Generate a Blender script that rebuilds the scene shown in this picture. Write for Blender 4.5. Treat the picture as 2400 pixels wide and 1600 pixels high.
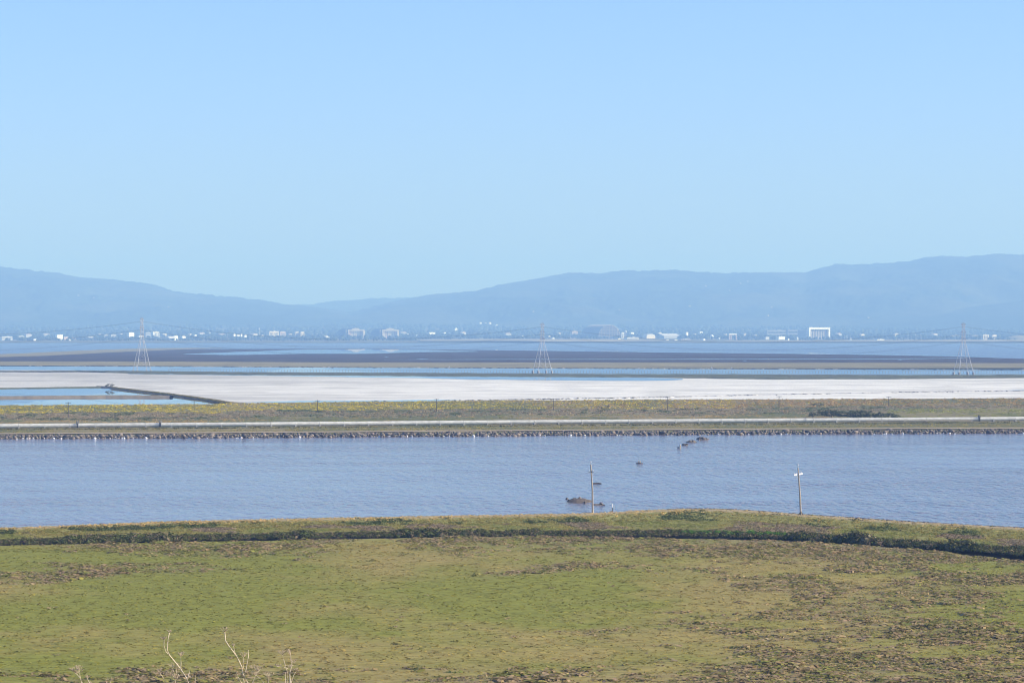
import bpy, math, random
import numpy as np

for o in list(bpy.data.objects):
    bpy.data.objects.remove(o, do_unlink=True)
scene = bpy.context.scene
COL = scene.collection
rng = np.random.default_rng(7)
random.seed(7)

# ------------------------------------------------------------------ camera, sky, sun, exposure
CAM_Z, F, CX, HZ = 40.0, 7500.0, 1200.0, 775.0      # eye height, focal length in photo pixels, centre column, horizon row
cam_data = bpy.data.cameras.new('camera')
cam = bpy.data.objects.new('camera', cam_data)
COL.objects.link(cam)
cam.location = (0, 0, CAM_Z)
cam.rotation_euler = (math.radians(90), 0, 0)
cam_data.sensor_width = 36.0
cam_data.lens = F / 2400.0 * 36.0
cam_data.shift_y = -(800.0 - HZ) / 2400.0
cam_data.clip_start = 0.5
cam_data.clip_end = 90000.0
scene.camera = cam

SUN_AZ, SUN_EL = 93.0, 26.0                         # degrees to the right of the view, degrees above the horizon
world = bpy.data.worlds.new('World')
scene.world = world
world.use_nodes = True
wn = world.node_tree
for n in list(wn.nodes):
    wn.nodes.remove(n)
sky = wn.nodes.new('ShaderNodeTexSky')
sky.sky_type = 'NISHITA'
sky.sun_disc = False
sky.sun_elevation = math.radians(SUN_EL)
sky.sun_rotation = math.radians(SUN_AZ)
sky.altitude = 0
sky.air_density = 1.0
sky.dust_density = 0.35
sky.ozone_density = 3.0
tint = wn.nodes.new('ShaderNodeMix')
tint.data_type = 'RGBA'
tint.blend_type = 'MULTIPLY'
tint.inputs[0].default_value = 1.0
tint.inputs[7].default_value = (0.53, 0.625, 0.98, 1)
bg = wn.nodes.new('ShaderNodeBackground')
bg.inputs['Strength'].default_value = 0.12
wo = wn.nodes.new('ShaderNodeOutputWorld')
wn.links.new(sky.outputs[0], tint.inputs[6])
wn.links.new(tint.outputs[2], bg.inputs[0])
wn.links.new(bg.outputs[0], wo.inputs[0])

sun_data = bpy.data.lights.new('sun', 'SUN')
sun_data.energy = 4.9
sun_data.angle = math.radians(0.5)
sun_data.color = (1.0, 0.90, 0.77)
sun = bpy.data.objects.new('sun', sun_data)
COL.objects.link(sun)
az, el = math.radians(SUN_AZ), math.radians(SUN_EL)
SUN_DIR = (math.sin(az) * math.cos(el), math.cos(az) * math.cos(el), math.sin(el))
from mathutils import Vector
sun.rotation_euler = Vector(SUN_DIR).to_track_quat('Z', 'Y').to_euler()
sun.location = (600, 0, 400)

vs = scene.view_settings
vs.view_transform = 'Standard'
vs.look = 'None'
vs.gamma = 1.0
vs.exposure = 0.95
vs.use_curve_mapping = False
scene.render.engine = 'CYCLES'
scene.cycles.use_denoising = True
scene.cycles.filter_width = 1.15
scene.cycles.max_bounces = 6
scene.cycles.volume_bounces = 0
scene.cycles.transparent_max_bounces = 8
HAZE_DENSITY = 1.0e-4
HAZE_COLOR = (0.305, 0.545, 1.0)
HAZE_ABSORB = (0.35, 0.6, 1.0)

# ------------------------------------------------------------------ helpers
def mat(name, col, rough=0.9, spec=0.2, attr=False, noise=None, transl=0.0):
    """Procedural material. noise = (scale xyz, strength, detail) breaks up the colour; attr multiplies the 'Col' attribute."""
    m = bpy.data.materials.new(name)
    m.use_nodes = True
    nt = m.node_tree
    b = nt.nodes['Principled BSDF']
    b.inputs['Roughness'].default_value = rough
    b.inputs['Specular IOR Level'].default_value = spec
    rgb = nt.nodes.new('ShaderNodeRGB')
    rgb.outputs[0].default_value = (*col, 1)
    src = rgb.outputs[0]
    if attr:
        a = nt.nodes.new('ShaderNodeAttribute')
        a.attribute_name = 'Col'
        mx = nt.nodes.new('ShaderNodeMix')
        mx.data_type = 'RGBA'
        mx.blend_type = 'MULTIPLY'
        mx.inputs[0].default_value = 1
        nt.links.new(src, mx.inputs[6])
        nt.links.new(a.outputs['Color'], mx.inputs[7])
        src = mx.outputs[2]
    if noise:
        sc, st, det = noise
        tc = nt.nodes.new('ShaderNodeNewGeometry')
        mp = nt.nodes.new('ShaderNodeMapping')
        mp.inputs['Scale'].default_value = sc
        nz = nt.nodes.new('ShaderNodeTexNoise')
        nz.inputs['Scale'].default_value = 1.0
        nz.inputs['Detail'].default_value = det
        nz.inputs['Roughness'].default_value = 0.65
        mr = nt.nodes.new('ShaderNodeMapRange')
        mr.inputs[1].default_value = 0.3
        mr.inputs[2].default_value = 0.7
        mr.inputs[3].default_value = 1 - st
        mr.inputs[4].default_value = 1 + st
        nt.links.new(tc.outputs['Position'], mp.inputs[0])
        nt.links.new(mp.outputs[0], nz.inputs['Vector'])
        nt.links.new(nz.outputs[0], mr.inputs[0])
        mx = nt.nodes.new('ShaderNodeMix')
        mx.data_type = 'RGBA'
        mx.blend_type = 'MULTIPLY'
        mx.inputs[0].default_value = 1
        nt.links.new(src, mx.inputs[6])
        nt.links.new(mr.outputs[0], mx.inputs[7])
        src = mx.outputs[2]
    nt.links.new(src, b.inputs['Base Color'])
    if transl > 0:
        tr = nt.nodes.new('ShaderNodeBsdfTranslucent')
        ms = nt.nodes.new('ShaderNodeMixShader')
        ms.inputs[0].default_value = transl
        out = nt.nodes['Material Output']
        nt.links.new(src, tr.inputs[0])
        nt.links.new(b.outputs[0], ms.inputs[1])
        nt.links.new(tr.outputs[0], ms.inputs[2])
        nt.links.new(ms.outputs[0], out.inputs[0])
    return m


def water(name, base, rough, bump=None, streak=None, wind=None):
    """bump = (scale per metre, height m, detail); streak = (scale xyz, roughness gain) gives wind-ruffled lanes."""
    m = bpy.data.materials.new(name)
    m.use_nodes = True
    nt = m.node_tree
    b = nt.nodes['Principled BSDF']
    b.inputs['Base Color'].default_value = (*base, 1)
    b.inputs['Roughness'].default_value = rough
    b.inputs['IOR'].default_value = 1.33
    g = nt.nodes.new('ShaderNodeNewGeometry')
    gust = None
    if wind:                       # gusts: ripples stand higher in some lanes than in others
        mp = nt.nodes.new('ShaderNodeMapping')
        mp.inputs['Scale'].default_value = wind[0]
        mp.inputs['Rotation'].default_value = (0, 0, -0.12)
        nz = nt.nodes.new('ShaderNodeTexNoise')
        nz.inputs['Scale'].default_value = 1.0
        nz.inputs['Detail'].default_value = 5
        nz.inputs['Roughness'].default_value = 0.6
        gust = nt.nodes.new('ShaderNodeMapRange')
        gust.inputs[1].default_value = 0.38
        gust.inputs[2].default_value = 0.62
        gust.inputs[3].default_value = wind[1]
        gust.inputs[4].default_value = wind[2]
        nt.links.new(g.outputs['Position'], mp.inputs[0])
        nt.links.new(mp.outputs[0], nz.inputs['Vector'])
        nt.links.new(nz.outputs[0], gust.inputs[0])
    if bump:
        last = None
        for (sc, hgt, det) in bump:
            mp = nt.nodes.new('ShaderNodeMapping')
            mp.inputs['Scale'].default_value = sc
            mp.inputs['Rotation'].default_value = (0, 0, 0.35)
            nz = nt.nodes.new('ShaderNodeTexNoise')
            nz.inputs['Scale'].default_value = 1.0
            nz.inputs['Detail'].default_value = det
            nt.links.new(g.outputs['Position'], mp.inputs[0])
            nt.links.new(mp.outputs[0], nz.inputs['Vector'])
            bp = nt.nodes.new('ShaderNodeBump')
            bp.inputs['Strength'].default_value = 1.0
            bp.inputs['Distance'].default_value = hgt
            if gust:
                ml = nt.nodes.new('ShaderNodeMath')
                ml.operation = 'MULTIPLY'
                ml.inputs[1].default_value = hgt
                nt.links.new(gust.outputs[0], ml.inputs[0])
                nt.links.new(ml.outputs[0], bp.inputs['Distance'])
            nt.links.new(nz.outputs[0], bp.inputs['Height'])
            if last:
                nt.links.new(last.outputs[0], bp.inputs['Normal'])
            last = bp
        nt.links.new(last.outputs[0], b.inputs['Normal'])
    if streak:
        sc, lo, hi = streak
        mp = nt.nodes.new('ShaderNodeMapping')
        mp.inputs['Scale'].default_value = sc
        nz = nt.nodes.new('ShaderNodeTexNoise')
        nz.inputs['Scale'].default_value = 1.0
        nz.inputs['Detail'].default_value = 5
        mr = nt.nodes.new('ShaderNodeMapRange')
        mr.inputs[1].default_value = 0.35
        mr.inputs[2].default_value = 0.65
        mr.inputs[3].default_value = lo
        mr.inputs[4].default_value = hi
        nt.links.new(g.outputs['Position'], mp.inputs[0])
        nt.links.new(mp.outputs[0], nz.inputs['Vector'])
        nt.links.new(nz.outputs[0], mr.inputs[0])
        nt.links.new(mr.outputs[0], b.inputs['Roughness'])
    return m


def tagged(o, label=None, cat=None, group=None, kind=None):
    if label: o['label'] = label
    if cat: o['category'] = cat
    if group: o['group'] = group
    if kind: o['kind'] = kind
    return o


def empty(name, loc=(0, 0, 0), rz=0.0, parent=None):
    o = bpy.data.objects.new(name, None)
    COL.objects.link(o)
    o.location = loc
    o.rotation_euler = (0, 0, rz)
    o.empty_display_size = 0.5
    if parent: o.parent = parent
    return o


def mesh(name, V, Fc, smooth=False, col=None):
    """V (n,3) array, Fc (m,k) array or list of tuples -> mesh datablock."""
    me = bpy.data.meshes.new(name)
    V = np.asarray(V, dtype=np.float32)
    if isinstance(Fc, np.ndarray):
        m, k = Fc.shape
        me.vertices.add(len(V))
        me.vertices.foreach_set('co', V.ravel())
        me.loops.add(m * k)
        me.loops.foreach_set('vertex_index', Fc.astype(np.int32).ravel())
        me.polygons.add(m)
        me.polygons.foreach_set('loop_start', np.arange(0, m * k, k, dtype=np.int32))
        me.polygons.foreach_set('loop_total', np.full(m, k, dtype=np.int32))
        me.update(calc_edges=True)
    else:
        me.from_pydata([tuple(map(float, v)) for v in V], [], [tuple(f) for f in Fc])
    if col is not None:
        a = me.color_attributes.new('Col', 'FLOAT_COLOR', 'POINT')
        c4 = np.ones((len(V), 4), dtype=np.float32)
        c4[:, :3] = col
        a.data.foreach_set('color', c4.ravel())
    if smooth:
        me.polygons.foreach_set('use_smooth', np.ones(len(me.polygons), dtype=bool))
    me.validate()
    return me


def put(name, me, m, parent=None, loc=None, rot=None, scale=None):
    o = bpy.data.objects.new(name, me)
    COL.objects.link(o)
    if m is not None and not me.materials:
        me.materials.append(m)
    if parent: o.parent = parent
    if loc is not None: o.location = loc
    if rot is not None: o.rotation_euler = rot
    if scale is not None: o.scale = scale
    return o


class MB:
    """collects boxes, tubes and prisms into one mesh"""
    def __init__(s): s.V, s.F = [], []
    def add(s, V, Fc):
        k = len(s.V)
        s.V += [tuple(v) for v in V]
        s.F += [tuple(i + k for i in f) for f in Fc]
        return s
    def box(s, c, d, rz=0.0):
        cs, sn = math.cos(rz), math.sin(rz)
        V = []
        for z in (-.5, .5):
            for x, y in ((-.5, -.5), (.5, -.5), (.5, .5), (-.5, .5)):
                X, Y = x * d[0], y * d[1]
                V.append((c[0] + X * cs - Y * sn, c[1] + X * sn + Y * cs, c[2] + z * d[2]))
        return s.add(V, [(3, 2, 1, 0), (4, 5, 6, 7), (0, 1, 5, 4), (1, 2, 6, 5), (2, 3, 7, 6), (3, 0, 4, 7)])
    def tube(s, pts, rad, n=6, cap=True):
        pts = [Vector(p) for p in pts]
        if not hasattr(rad, '__len__'): rad = [rad] * len(pts)
        V, Fc = [], []
        for i, p in enumerate(pts):
            a = pts[max(i - 1, 0)]
            b = pts[min(i + 1, len(pts) - 1)]
            t = (b - a).normalized()
            u = t.cross(Vector((0, 0, 1)) if abs(t.z) < .9 else Vector((0, 1, 0))).normalized()
            w = t.cross(u)
            for k in range(n):
                q = 2 * math.pi * k / n
                V.append(p + (u * math.cos(q) + w * math.sin(q)) * rad[i])
        for i in range(len(pts) - 1):
            for k in range(n):
                Fc.append((i * n + k, i * n + (k + 1) % n, (i + 1) * n + (k + 1) % n, (i + 1) * n + k))
        if cap:
            Fc.append(tuple(range(n - 1, -1, -1)))
            Fc.append(tuple(range((len(pts) - 1) * n, len(pts) * n)))
        return s.add(V, Fc)
    def prism(s, poly, y0, y1):
        """polygon in the x-z plane extruded from y0 to y1"""
        n = len(poly)
        V = [(x, y0, z) for x, z in poly] + [(x, y1, z) for x, z in poly]
        Fc = [tuple(range(n)), tuple(range(2 * n - 1, n - 1, -1))]
        for i in range(n):
            j = (i + 1) % n
            Fc.append((i, i + n, j + n, j))
        return s.add(V, Fc)
    def lathe(s, prof, c=(0, 0, 0), n=12):
        V = []
        for r, z in prof:
            for k in range(n):
                q = 2 * math.pi * k / n
                V.append((c[0] + r * math.cos(q), c[1] + r * math.sin(q), c[2] + z))
        Fc = []
        for i in range(len(prof) - 1):
            for k in range(n):
                Fc.append((i * n + k, i * n + (k + 1) % n, (i + 1) * n + (k + 1) % n, (i + 1) * n + k))
        Fc.append(tuple(range(n - 1, -1, -1)))
        Fc.append(tuple(range((len(prof) - 1) * n, len(prof) * n)))
        return s.add(V, Fc)
    def me(s, name, smooth=False): return mesh(name, np.array(s.V), s.F, smooth)
    def build(s, name, m, parent=None, smooth=False): return put(name, s.me(name, smooth), m, parent)


def P(px, py, z=0.0):
    d = (CAM_Z - z) * F / (py - HZ)
    return ((px - CX) / F * d, d, z)


def PD(px, py, d):
    return ((px - CX) / F * d, d, CAM_Z - (py - HZ) / F * d)


def pl(pts):
    xs, ys = zip(*pts)
    def f(x):
        x = np.asarray(x, dtype=float)
        y = np.interp(x, xs, ys)
        if len(xs) > 1:
            s0 = (ys[1] - ys[0]) / (xs[1] - xs[0])
            s1 = (ys[-1] - ys[-2]) / (xs[-1] - xs[-2])
            y = np.where(x < xs[0], ys[0] + (x - xs[0]) * s0, y)
            y = np.where(x > xs[-1], ys[-1] + (x - xs[-1]) * s1, y)
        return y
    return f


def _hash(ix, iy, seed):
    h = (ix.astype(np.int64) * 374761393 + iy.astype(np.int64) * 668265263 + seed * 1442695041) & 0xffffffff
    h = ((h ^ (h >> 13)) * 1274126177) & 0xffffffff
    return ((h ^ (h >> 16)) & 0xffff) / 65535.0


def vnoise(x, y, seed=0):
    x = np.asarray(x, dtype=float); y = np.asarray(y, dtype=float)
    ix = np.floor(x); iy = np.floor(y)
    fx = x - ix; fy = y - iy
    fx = fx * fx * (3 - 2 * fx); fy = fy * fy * (3 - 2 * fy)
    a = _hash(ix, iy, seed); b = _hash(ix + 1, iy, seed)
    c = _hash(ix, iy + 1, seed); d = _hash(ix + 1, iy + 1, seed)
    return (a + (b - a) * fx) * (1 - fy) + (c + (d - c) * fx) * fy


def fbm(x, y, seed=0, octv=4, gain=0.55):
    s, a, t = 0.0, 1.0, 0.0
    for k in range(octv):
        s = s + a * vnoise(np.asarray(x) * 2 ** k, np.asarray(y) * 2 ** k, seed + k * 17)
        t += a
        a *= gain
    return s / t


def loft(name, rails, m, x0=-500, x1=2900, n=240, sub=1, noise=0.0, nscale=0.2, kind='structure', smooth=True, colf=None):
    """sheet through rails ordered far to near. rail = (row function of column, z, shift in metres away from the camera, z of the rail)"""
    px = np.linspace(x0, x1, n)
    R = []
    for r in rails:
        yf, z = r[0], r[1]
        sh = r[2] if len(r) > 2 else 0.0
        za = r[3] if len(r) > 3 else z
        y = yf(px)
        d = (CAM_Z - z) * F / (y - HZ) + sh
        R.append(np.stack([(px - CX) / F * d, d, np.full(n, za)], 1))
    rows = []
    for i in range(len(R) - 1):
        for k in range(sub):
            t = k / sub
            rows.append(R[i] * (1 - t) + R[i + 1] * t)
    rows.append(R[-1])
    V = np.array(rows)
    if noise:
        V[1:-1, :, 2] += (fbm(V[1:-1, :, 0] * nscale, V[1:-1, :, 1] * nscale, 3) - 0.5) * 2 * noise
    nr = len(rows)
    V = V.reshape(-1, 3)
    i = np.arange(nr - 1)[:, None] * n + np.arange(n - 1)[None, :]
    Fc = np.stack([i, i + n, i + n + 1, i + 1], -1).reshape(-1, 4)
    me = mesh(name, V, Fc, smooth, None if colf is None else colf(V))
    o = put(name, me, m)
    return tagged(o, kind=kind)


def tuft(nq, w, h, seed, up=0.5, quad=0.34, dome=True):
    """leaf clump: nq small leaf faces spread through a low dome"""
    r = np.random.default_rng(seed)
    V, Fc = [], []
    for i in range(nq):
        while True:
            p = r.uniform(-1, 1, 3)
            p[2] = abs(p[2])
            if (p ** 2).sum() <= 1 and (not dome or (p ** 2).sum() > 0.12): break
        c = np.array([p[0] * w, p[1] * w, p[2] * h])
        nrm = p * np.array([1, 1, 1.0]) + r.normal(0, 0.45, 3) + np.array([0, 0, up])
        nrm /= np.linalg.norm(nrm)
        u = np.cross(nrm, r.normal(0, 1, 3)); u /= np.linalg.norm(u)
        v = np.cross(nrm, u)
        s = quad * r.uniform(0.6, 1.25)
        k = len(V)
        V += [c - u * s * w, c - v * s * w * 0.6, c + u * s * w, c + v * s * w * 0.6]
        Fc.append((k, k + 1, k + 2, k + 3))
    return np.array(V), np.array(Fc)


def scatter(protos, pts, sc, rz, cols, pick=None):
    """merge copies of leaf clumps: returns V, F, C"""
    N = len(pts)
    pts = np.asarray(pts, float)
    sc = np.asarray(sc, float)
    if sc.ndim == 1: sc = np.stack([sc, sc, sc], 1)
    pick = rng.integers(0, len(protos), N) if pick is None else pick
    Vs, Fs, Cs, k = [], [], [], 0
    for p, (PV, PF) in enumerate(protos):
        idx = np.nonzero(pick == p)[0]
        if not len(idx): continue
        c, s = np.cos(rz[idx]), np.sin(rz[idx])
        X = PV[None, :, :] * sc[idx][:, None, :]
        W = np.empty_like(X)
        W[..., 0] = X[..., 0] * c[:, None] - X[..., 1] * s[:, None]
        W[..., 1] = X[..., 0] * s[:, None] + X[..., 1] * c[:, None]
        W[..., 2] = X[..., 2]
        W += pts[idx][:, None, :]
        n = PV.shape[0]
        Vs.append(W.reshape(-1, 3))
        Fs.append((PF[None] + (np.arange(len(idx)) * n)[:, None, None] + k).reshape(-1, PF.shape[1]))
        Cs.append(np.repeat(cols[idx], n, 0))
        k += len(idx) * n
    return np.concatenate(Vs), np.concatenate(Fs), np.concatenate(Cs)


def stuff(name, V, Fc, C, m, label=None, cat=None, parent=None, smooth=False):
    o = put(name, mesh(name, V, Fc, smooth, C), m, parent)
    tagged(o, kind='stuff')
    if label: o['label'] = label
    if cat and not parent: o['category'] = cat
    return o


def jitter(c, n, amt=0.2, hue=0.06):
    c = np.asarray(c, float)
    k = 1 + rng.uniform(-amt, amt, (n, 1))
    return np.clip(c[None, :] * k * (1 + rng.uniform(-hue, hue, (n, 3))), 0.004, 0.9)

# ------------------------------------------------------------------ the setting: ground, waters, flats, hills
M_mud = mat('wet_mud', (0.062, 0.050, 0.044), 0.95, 0.0, noise=((0.02, 0.004, 1), 0.25, 4))
M_base = mat('bay_mud', (0.09, 0.08, 0.065), 0.9, 0.1)
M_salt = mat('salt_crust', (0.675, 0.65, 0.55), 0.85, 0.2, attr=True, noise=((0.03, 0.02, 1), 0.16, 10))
M_plain = mat('plain_soil', (0.15, 0.14, 0.075), 0.95, 0.05, noise=((0.01, 0.006, 1), 0.3, 4))
M_field = mat('dry_airfield_grass', (0.30, 0.26, 0.15), 0.95, 0.05, noise=((0.01, 0.003, 1), 0.2, 4))
M_hill = mat('wooded_hillside', (1, 1, 1), 0.95, 0.03, attr=True, noise=((0.012, 0.012, 0.012), 0.35, 6))
M_marshfar = mat('far_cordgrass', (0.22, 0.19, 0.095), 0.95, 0.05, noise=((0.02, 0.006, 1), 0.22, 5))
M_levee = mat('levee_soil', (0.21, 0.175, 0.12), 0.95, 0.05, noise=((0.15, 0.15, 0.15), 0.3, 6))
M_leveegreen = mat('weedy_levee', (0.10, 0.105, 0.055), 0.95, 0.05, noise=((0.05, 0.03, 0.2), 0.45, 6))
M_track = mat('dry_dirt_track', (0.36, 0.29, 0.19), 0.95, 0.05, noise=((0.3, 0.3, 0.3), 0.2, 5))
M_ground = mat('marsh_turf', (1, 1, 1), 0.95, 0.05, attr=True, noise=((0.45, 0.9, 0.9), 0.30, 8))
M_leaf = mat('marsh_foliage', (1.6, 1.45, 1.25), 0.85, 0.1, attr=True, transl=0.28)
M_hillgrass = mat('hill_grass', (0.16, 0.15, 0.06), 0.95, 0.05, noise=((0.8, 0.8, 0.8), 0.4, 6))

W_slough = water('slough_water_surface', (0.150, 0.105, 0.092), 0.10,
                 bump=[((0.05, 0.02, 1), 1.8, 2), ((0.45, 0.13, 1), 1.3, 2), ((1.3, 0.5, 1), 0.35, 3)], wind=((0.0035, 0.018, 1), 0.55, 1.5))
W_calm = water('still_pond_surface', (0.05, 0.075, 0.12), 0.008)
W_bay = water('bay_water_surface', (0.07, 0.07, 0.085), 0.25, bump=[((0.03, 0.02, 1), 2.2, 3)])

# base sheet to the horizon
tagged(put('ground', mesh('ground', [(-30000, -3000, -3), (30000, -3000, -3), (30000, 60000, -3), (-30000, 60000, -3)], [(0, 1, 2, 3)]), M_base), kind='structure')


def plainz(d):
    return np.interp(d, [10800, 11300, 13000, 15000, 17000, 18500, 20000, 24000], [-0.5, 1.5, 4, 12, 26, 48, 80, 110])


def plain():
    px = np.linspace(-700, 3100, 160)
    ds = np.concatenate([np.linspace(10950, 14000, 24), np.linspace(14200, 21000, 30)])
    X, D = np.meshgrid(px, ds)
    Z = plainz(D) + (fbm(X * 0.01, D * 0.002, 5) - 0.5) * np.clip((D - 11500) / 2500, 0, 1) * 6
    Z[0] = -1
    V = np.stack([(X - CX) / F * D, D, Z], -1).reshape(-1, 3)
    n = len(px)
    i = np.arange(len(ds) - 1)[:, None] * n + np.arange(n - 1)[None]
    Fc = np.stack([i, i + 1, i + n + 1, i + n], -1).reshape(-1, 4)
    tagged(put('valley_plain', mesh('valley_plain', V, Fc, True), M_plain), kind='structure')
plain()

# pale dry airfield along the far shore
loft('airfield_ground', [(pl([(980, 795.6), (1180, 793.6), (1450, 794.5), (1560, 797.2)]), 7.0), (pl([(980, 799.4), (1250, 800.2), (1560, 799.6)]), 4.8), (pl([(980, 800.4), (1250, 801.6), (1560, 800.4)]), 1.2)], M_field, 985, 1555, 60, 4, 0.3, 0.01)
loft('shore_field_ground', [(pl([(1900, 797.5), (2400, 795.6)]), 6.0), (pl([(1900, 800.2), (2400, 800.2)]), 4.0), (pl([(1900, 801), (2400, 801)]), 1.6)], M_field, 1700, 2900, 60, 4, 0.3, 0.01)
# low marsh levee at the far waterline
loft('shore_levee', [(pl([(0, 803), (1200, 803.2), (2400, 803.6)]), 0, 60, -0.5), (pl([(0, 803), (1200, 803.2), (2400, 803.6)]), 0, 40, 2.6), (pl([(0, 803), (1200, 803.2), (2400, 803.6)]), 0, 20, 2.4), (pl([(0, 803.6), (1200, 803.8), (2400, 804.2)]), 0, 0, -0.5)], M_leveegreen, n=200, sub=2)

RIDGE_L = [(-600, 575), (-300, 596), (0, 625), (82, 634), (163, 644), (178, 649), (265, 655), (352, 665), (408, 683), (469, 690), (602, 702), (668, 713), (735, 719), (830, 733), (950, 752), (1100, 775)]
RIDGE_F = [(500, 726), (600, 717), (668, 714), (735, 714), (765, 708), (867, 699.5), (954, 697), (1040, 697), (1150, 702), (1300, 712)]
RIDGE_R = [(600, 775), (700, 760), (780, 744), (860, 722), (920, 707), (954, 699), (1020, 689), (1087, 685), (1133, 678), (1168, 667), (1200, 662), (1266, 651), (1333, 639), (1404, 640), (1455, 634),
           (1578, 633), (1659, 638), (1700, 640), (1776, 638), (1889, 638), (1924, 627), (1965, 618), (2016, 621), (2118, 613), (2159, 605), (2210, 599), (2266, 602), (2338, 594), (2400, 597), (2600, 585), (2900, 590)]
RIDGE_N = [(1850, 775), (1950, 762), (2060, 745), (2180, 735), (2290, 717), (2400, 705), (2550, 690), (2900, 680)]
HILLS = {}


def hill(name, ridge, d0, dr, seed, x0, x1, step=4.0, rows=90, spur=0.20, rough=15.0):
    px = np.arange(x0, x1, step)
    f = pl(ridge)
    zr = CAM_Z - (f(px) - HZ) / F * dr
    zr = np.maximum(zr, 30)
    t = np.concatenate([np.linspace(0, 1, rows), np.linspace(1.03, 1.5, 10)])
    U, T = np.meshgrid(px, t)
    ZR = np.meshgrid(zr, t)[0]
    D = d0 + (dr - d0) * T
    z0 = plainz(D) - 14
    Xm = (U - CX) / F * D
    rid = 1 - np.abs(2 * fbm(Xm / 900.0 + T * 0.8, D / 2200.0, seed, 4) - 1)
    rid2 = fbm(Xm / 260.0, D / 420.0, seed + 9, 4)
    prof = np.clip(T, 0, 1) ** 1.25
    Z = z0 * (1 - prof) + ZR * prof
    env = np.clip(T, 0, 1) * (1 - np.clip(T, 0, 1)) * 4
    H = np.maximum(ZR - 40, 0)
    Z = Z + env * H * spur * (rid - 0.62) * 1.6 + env * H * 0.10 * (rid2 - 0.5)
    tree = (fbm(Xm / 38.0, D / 60.0, seed + 3, 3) - 0.5) * 2
    wood = np.clip((fbm(Xm / 520.0, D / 900.0, seed + 5, 4) - 0.40) * 6, 0, 1)
    Z = Z + tree * rough * (0.35 + 0.65 * wood)
    Z = np.where(T > 1, ZR - (T - 1) * 600, Z)
    V = np.stack([Xm, D, Z], -1).reshape(-1, 3)
    wd = wood.reshape(-1, 1)
    C = wd * np.array([[0.035, 0.05, 0.025]]) + (1 - wd) * np.array([[0.075, 0.08, 0.04]])
    n = len(px)
    i = np.arange(len(t) - 1)[:, None] * n + np.arange(n - 1)[None]
    Fc = np.stack([i, i + 1, i + n + 1, i + n], -1).reshape(-1, 4)
    tagged(put(name, mesh(name, V, Fc, False, C), M_hill), kind='structure')
    Y = HZ + (CAM_Z - Z) / D * F
    HILLS[name] = (px, U, D, Z, Y, rows)

hill('hills_left', RIDGE_L, 18600, 23500, 11, -600, 1120)
hill('hills_far', RIDGE_F, 22500, 27500, 23, 480, 1320, rows=40)
hill('hills_right', RIDGE_R, 18600, 23000, 37, 600, 2950)
hill('foothills', RIDGE_N, 17600, 19600, 51, 1850, 2950, rows=50, rough=4)

# far bay, mudflats and pools
YB = pl([(0, 803), (2400, 803.6)])
loft('bay_water', [(YB, 0, 200, 0), (pl([(0, 812), (2400, 812)]), 0), (pl([(0, 830), (2400, 830)]), 0), (pl([(0, 858), (2400, 860)]), 0)], W_bay, n=80, sub=6)
YM_TOP = pl([(-500, 838), (0, 836), (200, 826), (400, 819), (500, 817.5), (700, 816.5), (900, 816.5), (1000, 818), (1100, 819.5), (1300, 821.5), (1500, 824.5), (1800, 827.5), (2000, 830), (2200, 833.5), (2330, 838), (2400, 840), (2900, 846)])
loft('mudflat', [(YM_TOP, 0.0, 0, -0.1), (lambda x: YM_TOP(x) + 0.6 + 0.8 * fbm(np.asarray(x) * 0.02, 0, 4), 0.12), (pl([(0, 847), (800, 849), (2400, 851)]), 0.15)], M_mud, n=600, sub=4)


def pool(name, top, bot, x0, x1, z, m, n=160):
    ft, fb = pl(top), pl(bot)
    return loft(name, [(ft, z), (lambda x: (ft(x) + fb(x)) / 2, z), (fb, z)], m, x0, x1, n, 1)

wob = lambda f, s, a, sd: (lambda x: f(x) + a * (fbm(np.asarray(x) * s, 0.3, sd) - 0.5))
def pool2(name, top, bot, x0, x1, z, m, a=1.2, n=300, sd=1):
    ft, fb = wob(pl(top), 0.02, a, sd), wob(pl(bot), 0.02, a, sd + 5)
    return loft(name, [(ft, z), (lambda x: np.maximum(fb(x), ft(x) + 0.05), z)], m, x0, x1, n, 1)

pool2('tidal_pool_water', [(430, 829.5), (520, 826), (620, 822), (700, 819), (860, 818), (1000, 820), (1120, 823)], [(430, 830), (520, 831.5), (620, 830.5), (700, 829), (860, 828.5), (1000, 825), (1120, 823.6)], 430, 1120, 0.3, W_calm)
pool2('mudflat_channel_water', [(900, 842.2), (1200, 841.5), (1700, 841), (2100, 840.5), (2260, 838.5)], [(900, 842.6), (1200, 842.4), (1700, 842), (2100, 841.5), (2260, 839.2)], 900, 2260, 0.3, W_calm, 0.5)
pool2('tide_edge_water', [(1120, 819), (1300, 820.5), (1500, 823.2), (1800, 826), (2000, 828.6), (2200, 832), (2330, 836.4)], [(1120, 819.6), (1300, 822.2), (1500, 825), (1800, 828), (2000, 830.8), (2200, 834), (2330, 838)], 1120, 2330, 0.3, W_calm, 0.7)
for k, (a, b, y) in enumerate([(900, 912, 836.8), (975, 1005, 841), (1740, 1752, 845), (2103, 2116, 844)]):
    pool2('puddle_water', [(a, y), ((a + b) / 2, y - 0.5), (b, y)], [(a, y + .1), ((a + b) / 2, y + 0.5), (b, y + .1)], a, b, 0.3, W_calm, 0.2, 20)
# grassy spit reaching out from the left
pool2('marsh_spit', [(-500, 846), (0, 829.5), (100, 825.5), (200, 820.5), (300, 817.2), (400, 815.2), (520, 815.6)], [(-500, 852), (0, 836.5), (100, 834), (200, 829), (300, 824), (400, 819.5), (520, 816.4)], -500, 520, 0.5, M_marshfar, 1.6)
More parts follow.
